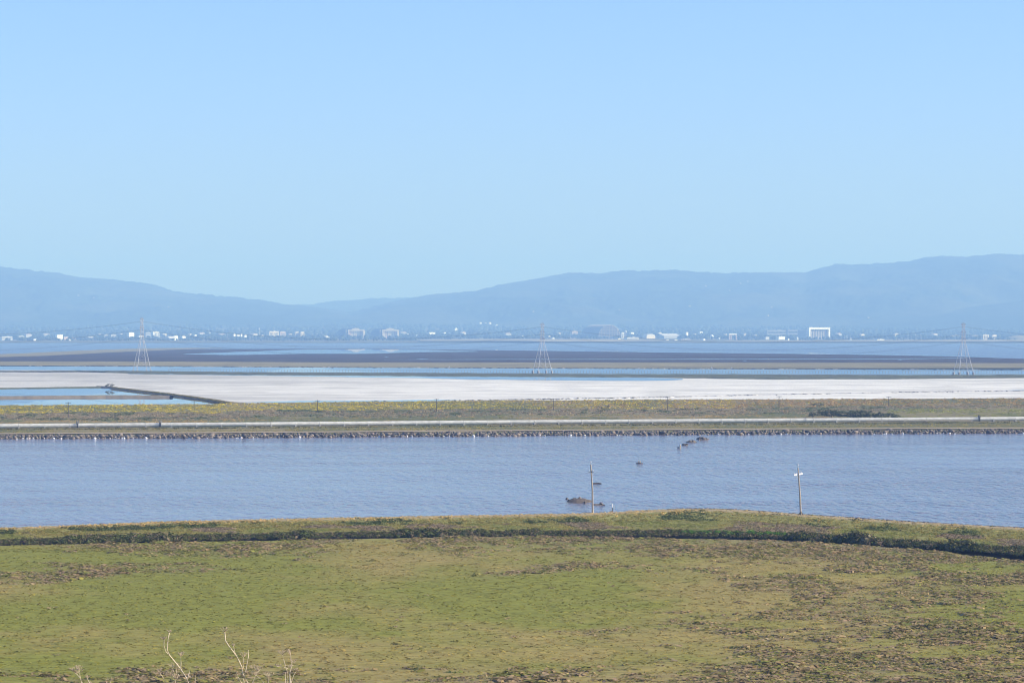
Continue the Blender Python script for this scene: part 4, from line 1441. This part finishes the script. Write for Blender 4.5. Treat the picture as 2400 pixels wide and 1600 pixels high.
# ------------------------------------------------------------------ the far shore: buildings, hangars, trees
def pt(name, c, rough=0.8): return mat(name, c, rough, 0.2, noise=((0.05, 0.05, 0.05), 0.05, 3))
M_bw = pt('bright_white_wall', (0.82, 0.81, 0.77))
M_bc = pt('cream_wall', (0.68, 0.60, 0.48))
M_bg = pt('grey_wall', (0.46, 0.46, 0.46))
M_bp = pt('pinkish_wall', (0.60, 0.46, 0.40))
M_bt = pt('tan_wall', (0.52, 0.45, 0.34))
M_roofp = pt('pale_roof', (0.62, 0.60, 0.56))
M_roofd = pt('dark_roof', (0.16, 0.16, 0.17))
M_glass = mat('dark_window_glass', (0.06, 0.08, 0.10), 0.25, 0.5)
M_timber = pt('dark_hangar_cladding', (0.13, 0.15, 0.17))
M_lattice = pt('stripped_hangar_frame', (0.30, 0.28, 0.27))
WALLS = {'w': M_bw, 'c': M_bc, 'g': M_bg, 'p': M_bp, 't': M_bt}


def bld(label, x0, x1, y0, d, wall='w', rot=38, win=None, roof='flat', dep=0.5, name='office_building', cat='building', group=None):
    """building whose front spans columns x0..x1 and whose top is at row y0, d metres away, turned rot degrees towards the sun"""
    f = math.radians(rot)
    proj = (x1 - x0) / F * d
    W = proj / (math.cos(f) + dep * math.sin(abs(f)))
    D = W * dep
    cx = ((x0 + x1) / 2 - CX) / F * d
    zb = float(plainz(d)) - 1.5
    H = CAM_Z - (y0 - HZ) / F * d - zb
    root = empty(name, (cx, d, zb), f)
    wm = WALLS[wall]
    if roof == 'flat':
        MB().box((0, 0, H / 2 - 0.3), (W, D, H - 0.6)).build('wall', wm, root)
        mb = MB().box((0, 0, H - 0.3), (W + 0.8, D + 0.8, 0.6))
        r = mb.build('roof', M_roofp, root)
        MB().box((W * 0.2, D * 0.1, H + 0.8), (W * 0.18, D * 0.3, 1.6)).build('rooftop_unit', M_bg, r)
    elif roof == 'gable':
        e = H * 0.62
        MB().box((0, 0, e / 2), (W, D, e)).build('wall', wm, root)
        MB().prism([(-W / 2 - .4, e + .02), (W / 2 + .4, e + .02), (0, H)], -D / 2 - .4, D / 2 + .4).build('roof', M_roofp if wall != 'w' else M_bw, root)
    elif roof == 'arch':
        e = H * 0.55
        MB().box((0, 0, e / 2), (W, D, e)).build('wall', wm, root)
        pol = [(math.cos(a) * (W / 2 + .3), e + .02 + math.sin(a) * (H - e)) for a in np.linspace(0, math.pi, 11)]
        MB().prism(pol[::-1], -D / 2 - .3, D / 2 + .3).build('roof', M_roofp, root)
    elif roof == 'shed':
        MB().prism([(-W / 2, 0), (W / 2, 0), (W / 2, H * 0.55), (-W / 2, H * 0.55)], -D / 2, D / 2).build('wall', wm, root)
        V = [(-W / 2 - .5, -D / 2 - .5, H * .55), (W / 2 + .5, -D / 2 - .5, H * .55), (W / 2 + .5, D / 2, H), (-W / 2 - .5, D / 2, H), (-W / 2 - .5, D / 2, H * .55), (W / 2 + .5, D / 2, H * .55)]
        put('roof', mesh('roof', V, [(0, 1, 2, 3), (3, 2, 5, 4), (0, 3, 4), (1, 5, 2)]), M_roofp, root)
    elif roof == 'dome':
        R = W / 2
        MB().lathe([(R, 0), (R, H - R * .8)], (0, 0, 0), 16).build('wall', wm, root)
        MB().lathe([(R * math.cos(a), H - R * .8 + R * .8 * math.sin(a)) for a in np.linspace(0, 1.5, 7)], (0, 0, 0), 16).build('dome', wm, root)
    if win:
        kind, n = win
        if kind == 'v':        # tall window bays on the front
            w = W / (2 * n + 1)
            for k in range(n):
                MB().box((-W / 2 + w * (2 * k + 1.5), -D / 2 - 0.05, H * 0.47), (w, 0.3, H * 0.72)).build('window', M_glass, root)
        else:                  # window bands, one for each storey shown
            hh = H / (2 * n + 1)
            for k in range(n):
                MB().box((0, -D / 2 - 0.05, hh * (2 * k + 1.5)), (W * 0.94, 0.3, hh * 0.8)).build('window', M_glass, root)
                MB().box((W / 2 + 0.05, 0, hh * (2 * k + 1.5)), (0.3, D * 0.9, hh * 0.8)).build('window', M_glass, root)
    return tagged(root, label, cat, group)

B = [
    ('long low white office at the left edge of the far shore', 0, 29, 788.5, 12400, 'w', 30, ('h', 2), 'flat'),
    ('thin pale roofed shed right of the left edge office', 42, 57, 787, 13400, 'w', 30, None, 'flat'),
    ('tiny white barn with a gabled roof at far left', 76, 88, 793.5, 12100, 'w', 40, None, 'gable'),
    ('bright white block with a low wing at far left', 129, 147, 784, 12900, 'w', 46, None, 'flat'),
    ('pinkish low block beside the bright white block', 147, 160, 789, 13000, 'p', 40, None, 'flat'),
    ('small pale shed in front of the pinkish low block', 156, 166, 794.5, 12100, 'w', 34, None, 'shed'),
    ('low pinkish roof behind the small pale shed', 163, 180, 790.5, 13300, 'p', 36, None, 'flat'),
    ('tiny white hut above the pinkish roofs', 185, 192, 788, 13900, 'w', 40, None, 'gable'),
    ('grey white low office left of the twin striped towers', 203, 221, 788.5, 13100, 'g', 36, ('h', 1), 'flat'),
    ('left one of the twin striped grey towers', 243, 252, 783.8, 13400, 'g', 38, ('v', 2), 'flat'),
    ('right one of the twin striped grey towers', 257, 272, 783.6, 13400, 'g', 38, ('v', 3), 'flat'),
    ('bright white cube left of the leftmost transmission tower', 297, 314, 779, 13300, 'w', 50, None, 'flat'),
    ('pale low block directly behind the leftmost transmission tower', 323, 337, 786, 13200, 'w', 36, ('h', 1), 'flat'),
    ('grey white slab right of the leftmost transmission tower', 338, 353, 779, 13800, 'g', 38, ('h', 3), 'flat'),
    ('white slab with vertical windows, right of the grey slab', 354, 373, 777, 13900, 'w', 42, ('v', 4), 'flat'),
    ('white slope roofed hall near the left shore', 393, 412, 788, 12500, 'w', 40, None, 'shed'),
    ('white block behind the slope roofed hall', 405, 417, 786.5, 13200, 'w', 44, None, 'flat'),
    ('white box right of the slope roofed hall', 424, 435, 787, 13000, 'w', 46, None, 'flat'),
    ('narrow bright white tower block', 454, 461, 784, 13300, 'w', 50, None, 'flat'),
    ('tiny white cube on the rising ground at left', 489, 494, 779, 15600, 'w', 50, None, 'flat'),
    ('left narrow wing of the white office group', 546, 552, 782.5, 13500, 'w', 48, None, 'flat'),
    ('low middle of the white office group', 552, 562, 784.5, 13700, 'w', 44, ('h', 1), 'flat'),
    ('right narrow wing of the white office group', 563, 568, 782.5, 13500, 'w', 48, None, 'flat'),
    ('small white shed right of the white office group', 571, 578, 785, 13700, 'w', 44, None, 'flat'),
    ('small cream block left of the large cream office', 611, 618, 785, 13500, 'c', 44, ('v', 1), 'flat'),
    ('large cream office with tall window bays', 624, 653, 776, 13800, 'c', 40, ('v', 7), 'flat'),
    ('pinkish wing behind the large cream office', 653, 669, 777, 14200, 'p', 40, ('v', 4), 'flat'),
    ('left one of the twin cream blocks', 690, 700, 777.3, 14000, 'c', 42, ('v', 2), 'flat'),
    ('right one of the twin cream blocks', 702, 713, 777.3, 14000, 'c', 42, ('v', 2), 'flat'),
    ('slanted white shed left of the twin timber hangars', 760, 772, 787, 13300, 'w', 44, None, 'shed'),
    ('tiny white hut between the cream blocks and hangars', 731, 737, 793, 12400, 'w', 40, None, 'gable'),
    ('small white house right of the second timber hangar', 953, 958, 781, 14800, 'w', 46, None, 'gable'),
    ('second small white house right of the second timber hangar', 973, 980, 784, 14400, 'w', 46, None, 'gable'),
    ('long low white shed on the rising ground', 1000, 1020, 778.6, 15500, 'w', 44, None, 'flat'),
    ('left low pair of white sheds on the rising ground', 1035, 1047, 778.6, 15600, 'w', 44, None, 'flat'),
    ('right one of the low white sheds on the rising ground', 1050, 1058, 779, 15600, 'w', 44, None, 'gable'),
    ('white house high on the wooded slope above the sheds', 1064, 1072, 767, 17600, 'w', 46, None, 'gable'),
    ('white storage tank at the edge of the pale airfield', 1221, 1227, 786, 13400, 'w', 40, None, 'dome'),
    ('small white box right of the middle transmission tower', 1284, 1290, 787, 13600, 'w', 44, None, 'flat'),
    ('low white shed beside the airfield, right of the middle tower', 1292, 1300, 790.6, 13300, 'w', 44, None, 'gable'),
    ('pinkish offices left of the large grey hangar', 1336, 1354, 775.5, 15300, 'p', 40, ('v', 4), 'flat'),
    ('tan shed in front of the large grey hangar', 1445, 1455, 792.6, 12500, 'c', 44, None, 'flat'),
    ('low tan hut at the foot of the large grey hangar', 1430, 1440, 794.6, 12300, 'c', 40, None, 'gable'),
    ('pale block just right of the large grey hangar', 1455, 1463, 778.8, 13600, 'w', 30, ('v', 1), 'flat'),
    ('long low pale hall right of the large grey hangar', 1462, 1497, 790, 13000, 'w', 30, ('h', 1), 'flat'),
    ('thin white roof above the long low pale hall', 1475, 1486, 778.8, 15500, 'w', 44, None, 'flat'),
    ('cream hall with an arched roof', 1506, 1536, 782.5, 13500, 'c', 40, None, 'arch'),
    ('wide grey hall with a big sloping roof', 1546, 1595, 781.5, 13600, 'g', 26, None, 'shed'),
    ('low white annex in front of the wide grey hall', 1557, 1568, 796, 12300, 'w', 44, None, 'flat'),
    ('second low white annex in front of the wide grey hall', 1577, 1588, 796, 12300, 'w', 44, None, 'flat'),
    ('long low pinkish shed right of the annexes', 1588, 1618, 794.6, 12500, 'p', 34, ('h', 1), 'flat'),
    ('narrow tall white tower right of the sloping roof', 1606, 1613, 778, 13600, 'w', 50, None, 'flat'),
    ('thin white roofs high behind the narrow white tower', 1637, 1647, 776.6, 16200, 'w', 44, None, 'flat'),
    ('thin white roof at right of the high thin roofs', 1658, 1673, 777.6, 16000, 'w', 44, None, 'flat'),
    ('bright white shed close to the shore', 1646, 1653, 793.6, 12300, 'w', 50, None, 'flat'),
    ('white domed building right of the narrow white tower', 1663, 1673, 784, 13400, 'w', 44, None, 'dome'),
    ('small white hut right of the domed building', 1682, 1688, 791, 12900, 'w', 44, None, 'gable'),
    ('long dim grey hall left of the white portal', 1792, 1842, 773.5, 14400, 'g', 12, ('h', 2), 'flat'),
    ('darker long hall touching the white portal', 1842, 1890, 772.5, 14300, 'g', 8, ('h', 2), 'flat'),
    ('low white shed in front of the dim grey hall', 1818, 1840, 788, 13000, 'w', 38, None, 'flat'),
    ('low pale shed left of the white shed by the dim hall', 1790, 1803, 789, 13000, 'g', 40, None, 'flat'),
    ('small white silo near the white portal', 1865, 1871, 789.5, 12600, 'w', 40, None, 'dome'),
    ('tiny white hut left of the small silo', 1845, 1850, 792.5, 12500, 'w', 44, None, 'gable'),
    ('small white tank right of the white portal', 1991, 1996, 792, 12500, 'w', 44, None, 'dome'),
    ('long low white shed right of the white portal', 2048, 2073, 794.5, 12300, 'w', 34, None, 'flat'),
    ('pale glass office left of the rightmost tower', 2222, 2250, 785.5, 13600, 'g', 20, ('h', 2), 'flat'),
    ('pale glass office right of the rightmost tower', 2274, 2292, 785.5, 13600, 'g', 20, ('h', 2), 'flat'),
    ('left pale half of the flat building at right', 2298, 2318, 784, 13000, 'c', 36, ('v', 3), 'flat'),
    ('right pale half of the flat building at right', 2321, 2336, 784.5, 13200, 'c', 36, ('h', 1), 'flat'),
]
for row in B:
    lab, x0, x1, y0, d, w, r, win, roof = row
    bld(lab, x0, x1, y0, d, w, r, win, roof)


def arch_hangar(xr, yt, d, W, H, L, rot, label, doors, skel=False):
    """airship hangar: parabolic shell running away from the shore, big doors at the near end; xr = column of the front's right corner"""
    f = math.radians(rot)
    zb = float(plainz(d)) - 1.5
    H = CAM_Z - (yt - HZ) / F * d - zb
    cx = (xr - CX) / F * d - W / 2 * math.cos(f)
    root = empty('airship_hangar', (cx, d, zb), f)
    n = 22
    prof = [(-W / 2 * math.cos(a), H * math.sin(a) ** 0.72) for a in np.linspace(0, math.pi, n)]
    V, Fc = [], []
    ys = [0, L * .25, L * .5, L * .75, L]
    for y in ys:
        for x, z in prof: V.append((x, y, z))
    for i in range(len(ys) - 1):
        for k in range(n - 1): Fc.append((i * n + k, i * n + k + 1, (i + 1) * n + k + 1, (i + 1) * n + k))
    Fc.append(tuple(range((len(ys) - 1) * n, len(ys) * n)))
    if skel: Fc.append(tuple(range(n - 1, -1, -1)))
    put('shell', mesh('shell', V, Fc), M_lattice if skel else M_timber, root)
    if skel:
        for k in range(9):                     # ribs standing proud of the shell
            y = L * k / 8
            MB().tube([(x * 1.01, y, z * 1.01) for x, z in prof], 1.3, 4).build('rib', M_bt, root)
        for k in range(7):
            x = -W / 2 + W * (k + 1) / 8
            z = np.interp(x, [p[0] for p in prof], [p[1] for p in prof])
            MB().tube([(x, -1.5, 0), (x, -1.5, z)], 0.8, 4).build('door_rib', M_bt, root)
        for z in (14, 26, 38, 49):
            xs = W / 2 * math.sqrt(max(0, 1 - (z / H) ** 2.8))
            MB().tube([(-xs, -1.8, z), (xs, -1.8, z)], 0.6, 4).build('girt', M_bt, root)
    else:
        hb = H * 0.80
        MB().box((0, -5, hb), (W * 0.98, 6, H * 0.13)).build('door_beam', M_bc, root)
        MB().prism([(-W * .30, hb + H * .068), (W * .30, hb + H * .068), (W * .16, H * 0.985), (0, H * 1.03), (-W * .16, H * 0.985)], -7, -2).build('gable', M_bc, root)
        for s in (-1, 1):
            MB().box((s * W * 0.46, -5, H * .37), (W * 0.06, 9, H * .732)).build('door_tower', M_bc, root)
        w = W * 0.84 / 6
        for k in range(6):
            o = MB().box((-W * .42 + w * (k + .5), -2.5 + (0.9 if k % 2 else 0), H * .366), (w * .86, 1.2, H * .732)).build('door_panel', M_bc if k in doors else M_bp, root)
        MB().box((W * .56, 10, H * .42), (W * .07, 12, H * .84)).build('buttress_tower', M_bc, root)
        MB().box((-W * .56, 10, H * .42), (W * .05, 12, H * .84)).build('buttress_tower', M_bt, root)
        MB().box((0, -0.6, H * .35), (W * .86, 0.5, H * .7)).build('door_backing', M_roofd, root)
    tagged(root, label, 'hangar')

arch_hangar(852, 769, 13700, 70, 50, 260, 14, 'left one of the twin timber airship hangars with pale door fronts', (1, 2, 3, 4))
arch_hangar(932, 769, 13800, 70, 50, 260, 14, 'right one of the twin timber airship hangars with pale door fronts', (0, 2, 3, 4))
arch_hangar(1453, 762, 13600, 92, 60, 300, 12, 'large grey ribbed airship hangar right of the middle tower', (), True)


def portal():
    d = 13300
    f = math.radians(36)
    zb = float(plainz(d)) - 1.5
    H = CAM_Z - (767 - HZ) / F * d - zb
    W = 54 / F * d / math.cos(f) * 0.985
    cx = (1918 - CX) / F * d
    root = empty('wind_tunnel_intake', (cx, d, zb), f)
    for s in (-1, 1):
        MB().box((s * (W / 2 - W * .035), 0, H * .5 - 4), (W * .07, 16, H - 8)).build('frame_post', M_bw, root)
    MB().box((0, 0, H - 4), (W, 16, 8.4)).build('frame_beam', M_bw, root)
    MB().box((0, 5, (H - 8) / 2), (W * .86, 2, H - 8)).build('screen', M_bg, root)
    for k in range(11):
        MB().box((-W * .43 + W * .86 * (k + .5) / 11, 2.5, (H - 8) / 2), (1.0, 3, H - 8.3)).build('vane', M_bt, root)
    MB().box((0, 40, H * .4), (W * .9, 60, H * .8)).build('rear_hall', M_bg, root)
    tagged(root, 'huge white portal frame with a grey screen inside', 'wind tunnel')
portal()


def odd_things():
    # water tower
    d = 15200
    x, y, z = PD(607.5, 774, d)
    zb = float(plainz(d))
    root = empty('water_tower', (x, d, zb))
    zt = CAM_Z - (770.3 - HZ) / F * d - zb
    R = 4.2
    MB().lathe([(R * math.cos(a) + .05, zt + R * math.sin(a) * .9) for a in np.linspace(-1.5, 1.5, 9)], (0, 0, 0), 14).build('tank', M_bw, root)
    MB().tube([(0, 0, 0), (0, 0, zt - 3)], [1.8, 1.1], 10).build('stem', M_bg, root)
    tagged(root, 'white water tower rising above the trees at left', 'water tower')
    # small white mast tower with coloured band beside the grey hangar
    d = 13500
    x, y, z = PD(1466.5, 782, d)
    zb = float(plainz(d))
    root = empty('control_tower', (x, d, zb))
    zt = CAM_Z - (774 - HZ) / F * d - zb
    MB().box((0, 0, (zt - 8) / 2), (5, 5, zt - 8)).build('shaft', M_bp, root)
    MB().lathe([(3.6, zt - 8), (4.2, zt - 3), (3.2, zt - 2.6), (1.0, zt)], (0, 0, 0), 8).build('cab', M_bw, root)
    tagged(root, 'small tower with a white cab right of the grey hangar', 'tower')
    # parked aeroplane
    d = 12700
    x, y, z = PD(1344, 793.5, d)
    root = empty('parked_airplane', (x, d, float(plainz(d)) + 3), math.radians(8))
    MB().tube([(11, 0, 2.4), (9.5, 0, 2.3), (5, 0, 2.3), (-6, 0, 2.5), (-11, 0, 3.3)], [0.3, 1.3, 1.7, 1.6, 0.4], 10).build('fuselage', M_bw, root)
    MB().prism([(-11, 3.2), (-7.6, 3.4), (-10.0, 8.4), (-11.8, 8.4)], -0.25, 0.25).build('tail_fin', M_bw, root)
    MB().add([(2, -1, 1.6), (-2, -1, 1.6), (-5, -11, 2.2), (-3.4, -11, 2.2), (2, 1, 1.6), (-2, 1, 1.6), (-5, 11, 2.2), (-3.4, 11, 2.2), (2, -1, 2.0), (-2, -1, 2.0), (2, 1, 2.0), (-2, 1, 2.0)],
             [(0, 1, 2, 3), (8, 3, 2, 9), (4, 7, 6, 5), (10, 11, 6, 7), (8, 9, 11, 10), (0, 4, 5, 1), (0, 3, 8), (4, 10, 7), (1, 9, 2), (5, 6, 11)]).build('wing', M_bw, root)
    for px_ in (-3.5, 3.5):
        MB().tube([(0, px_, 1.0), (-3, px_, 1.0)], [0.7, 0.5], 8).build('engine', M_bg, root)
    for q in ((7, 0), (-1, 2), (-1, -2)):
        MB().tube([(q[0], q[1], -0.2), (q[0], q[1], 1.4)], 0.2, 6).build('landing_gear', M_steel, root)
    tagged(root, 'white airplane parked on the airfield left of the grey hangar', 'airplane')
    # gantry
    d = 12900
    x, y, z = PD(1717, 790, d)
    zb = float(plainz(d)) - 1
    root = empty('gantry', (x, d, zb), math.radians(34))
    zt = CAM_Z - (782 - HZ) / F * d - zb
    MB().box((0, 0, zt - 1.8), (40, 7, 3.6)).build('beam', M_bw, root)
    for s in (-17, -9, 17):
        MB().box((s, 0, zt / 2 - 2), (2.6, 5, zt - 3.8)).build('leg', M_bp, root)
    MB().tube([(-17, 0, 2), (-9, 0, zt - 5)], 0.9, 5).build('brace', M_bp, root)
    tagged(root, 'white topped gantry frame left of the long dim halls', 'gantry')
    # light masts
    for q, yt, d, lab in ((1980, 786, 12700, 'left one of the twin pale stacks right of the white portal'), (1985, 786.5, 12700, 'right one of the twin pale stacks right of the white portal')):
        x, y, z = PD(q, 798, d)
        zb = float(plainz(d)) - 1
        root = empty('stack', (x, d, zb))
        zt = CAM_Z - (yt - HZ) / F * d - zb
        MB().tube([(0, 0, 0), (0, 0, zt)], [1.5, 1.0], 8).build('shaft', M_bg, root)
        MB().lathe([(1.3, 0), (1.3, 1.2)], (0, 0, zt - 2), 8).build('rim', M_bw, root)
        tagged(root, lab, 'stack')
    for k, (q, yt) in enumerate(((533, 782), (586, 776), (592, 777), (2128, 783), (2146, 783), (2158, 781.5))):
        d = 12000
        x, y, z = PD(q, 800, d)
        zb = float(plainz(d)) - 1
        root = empty('lattice_mast', (x, d, zb))
        zt = CAM_Z - (yt - HZ) / F * d - zb
        for s in (-1, 1):
            MB().tube([(s * 2.6, 0, 0), (s * 0.4, 0, zt)], 0.35, 4).build('leg', M_galv, root)
        MB().tube([(-4, 0, zt * .8), (4, 0, zt * .8)], 0.35, 4).build('crossarm', M_galv, root)
        tagged(root, ['first faint mast', 'second faint mast', 'third faint mast', 'fourth faint mast', 'fifth faint mast', 'sixth faint mast'][k] + ' from the left on the far shore', 'mast', 'faint masts on the far shore')
    # bare brown mound at the right edge
    d = 12800
    x, y, z = PD(2392, 790, d)
    n = 24
    u = np.linspace(-1, 1, n)
    A, Bm = np.meshgrid(u, u)
    Z = np.clip(1 - (A ** 2 + Bm ** 2), -0.05, 1) * 20 * (0.75 + 0.5 * fbm(A * 2, Bm * 2, 3))
    V = np.stack([x + A * 75, d + Bm * 90, float(plainz(d)) + Z - 1], -1).reshape(-1, 3)
    i = np.arange(n - 1)[:, None] * n + np.arange(n - 1)[None]
    tagged(put('earth_mound', mesh('earth_mound', V, np.stack([i, i + 1, i + n + 1, i + n], -1).reshape(-1, 4)), M_field), kind='structure')
odd_things()


def hill_houses():
    spots = [('hills_right', 1808, 721, 'lone white house on the middle of the right hillside'), ('hills_right', 1710, 682, 'pale house high on the right hillside'), ('hills_right', 1752, 660, 'highest pale house near the right hill crest'),
             ('hills_right', 1735, 664, 'pale house just below the highest hillside house'), ('hills_right', 1654, 672, 'pale house left of the high hillside houses'), ('hills_right', 1616, 716, 'small white house low on the right hillside'),
             ('hills_right', 1800, 740, 'white house below the lone hillside house'), ('hills_right', 2035, 746, 'white house at the foot of the right hills'), ('hills_left', 184, 693, 'pale house on the left hillside'),
             ('hills_left', 220, 699, 'second pale house on the left hillside'), ('hills_left', 395, 720, 'pale house low on the left hillside'), ('hills_right', 1250, 731, 'white house low on the hill left of the grey hangar'),
             ('hills_right', 1126, 759, 'first of the white houses above the airfield'), ('hills_right', 1138, 760, 'second of the white houses above the airfield'), ('hills_right', 1148, 758.5, 'third of the white houses above the airfield'),
             ('hills_right', 1164, 764, 'fourth and lowest of the white houses above the airfield'), ('hills_right', 2310, 741, 'white house on the foothill at far right'), ('hills_right', 1452, 724, 'faint white house above the grey hangar')]
    for hn, q, yy, lab in spots:
        px, U, D, Z, Y, rows = HILLS[hn]
        c = int(np.argmin(np.abs(px - q)))
        k = int(np.argmin(np.abs(Y[:rows, c] - yy)))
        d, z = D[k, c], Z[k, c]
        root = empty('hillside_house', ((q - CX) / F * d, d - 10, z), math.radians(40))
        big = 1.0 if 1100 < q < 1180 else 0.62
        root.scale = (big, big, big)
        MB().box((0, 0, 3), (15, 10, 10)).build('wall', M_bw if big == 1.0 else M_bt, root)
        MB().prism([(-8.2, 8.02), (8.2, 8.02), (0, 11)], -5.6, 5.6).build('roof', M_roofp, root)
        tagged(root, lab, 'house', 'houses on the hillsides')
hill_houses()


def town_houses():
    lib = []
    for k in range(3):
        W, D, H = [(22, 12, 7), (14, 10, 6), (30, 14, 8)][k]
        lib.append((MB().box((0, 0, H / 2 + 2), (W, D, H + 4)).me('wall'), MB().prism([(-W / 2 - .6, H + 4.02), (W / 2 + .6, H + 4.02), (W * .1, H + 7), (-W * .1, H + 7)], -D / 2 - .6, D / 2 + .6).me('roof')))
    for k, (a, b) in enumerate(lib):
        a.materials.append([M_bc, M_bt, M_bg][k])
        b.materials.append([M_roofp, M_bc, M_bp][k])
    r = np.random.default_rng(5)
    marks = [(66, 13800, 'left of the bright white block'), (108, 14600, 'between the gabled barn and bright white block'), (232, 14300, 'left of the twin striped towers'), (284, 15000, 'right of the twin striped towers'),
             (385, 14800, 'above the slope roofed hall'), (445, 14400, 'left of the narrow bright white tower block'), (472, 15300, 'right of the narrow bright white tower block'), (520, 14200, 'left of the white office group'),
             (596, 14600, 'beneath the white water tower'), (680, 14900, 'left of the twin cream blocks'), (748, 14700, 'left of the twin timber hangars'), (945, 15600, 'right of the twin timber hangars'),
             (1085, 15800, 'above the left end of the airfield'), (1190, 15000, 'left of the white storage tank'), (1310, 15400, 'left of the pinkish offices by the grey hangar'), (1545, 15600, 'above the wide grey hall'),
             (1628, 14700, 'right of the narrow tall white tower'), (1700, 14500, 'left of the gantry frame'), (1745, 15000, 'right of the gantry frame'), (1770, 13900, 'left of the long dim grey hall'),
             (1965, 14600, 'right of the huge white portal'), (2020, 14000, 'above the long low shed right of the portal'), (2100, 14900, 'left of the faint masts at right'), (2190, 14300, 'left of the pale glass offices')]
    for q, d, where in marks:
        t = int(r.integers(3))
        root = empty('town_house', ((q - CX) / F * d, d, float(plainz(d)) + r.uniform(2, 5)), math.radians(r.uniform(25, 60)))
        put('wall', lib[t][0], None, root)
        put('roof', lib[t][1], None, root)
        tagged(root, 'tiny pale house among trees ' + where, 'house', 'tiny houses among the far shore trees')
town_houses()


def city_trees():
    g = [rock_mesh('rock', 200 + i, M_pebble, 1.0)[1] for i in range(6)]
    M_tree = mat('distant_tree_foliage', (1, 1, 1), 0.95, 0.05, attr=True)
    def band(name, n, d0, d1, hmin, hmax, label, seed, keepf):
        px = rng.uniform(-250, 2650, n)
        d = np.sqrt(rng.uniform(d0 ** 2, d1 ** 2, n))
        k = keepf(px, d)
        px, d = px[k], d[k]
        n = len(px)
        x = (px - CX) / F * d
        h = rng.uniform(hmin, hmax, n) * (0.6 + 0.8 * fbm(px * 0.02, d * 0.004, seed, 3))
        w = h * rng.uniform(0.35, 0.7, n)
        z = plainz(d) + h * 0.42
        c = jitter((0.045, 0.058, 0.028), n, 0.35, 0.1)
        V, Fc, C = scatter(g, np.stack([x, d, z], 1), np.stack([w, w, h * 0.55], 1), rng.uniform(0, 6.28, n), c)
        stuff(name, V, Fc, C, M_tree, label, 'trees')
    af = lambda px, d: ~((px > 975) & (px < 1700) & (d < 13250))
    sf = lambda px, d: ~((px > 1700) & (d < 12450))
    cl = lambda s, t: (lambda px, d: fbm(px * 0.012, d * 0.002, s, 3) > t)
    band('shore_trees', 2000, 11900, 12900, 6, 11, 'belt of dark trees hiding the feet of the far shore buildings', 61, lambda px, d: af(px, d) & sf(px, d) & cl(61, 0.44)(px, d) & ~((px > 800) & (px < 940) & (d < 13600) & (rng.uniform(0, 1, len(px)) < 0.5)))
    band('town_trees', 6800, 13000, 15500, 9, 17, 'trees standing among the far shore buildings', 65, lambda px, d: af(px, d) & cl(66, 0.38)(px, d))
    band('valley_trees', 7500, 15500, 20500, 12, 24, 'hazy woodland covering the rising ground below the hills', 71, lambda px, d: cl(72, 0.30)(px, d))
city_trees()
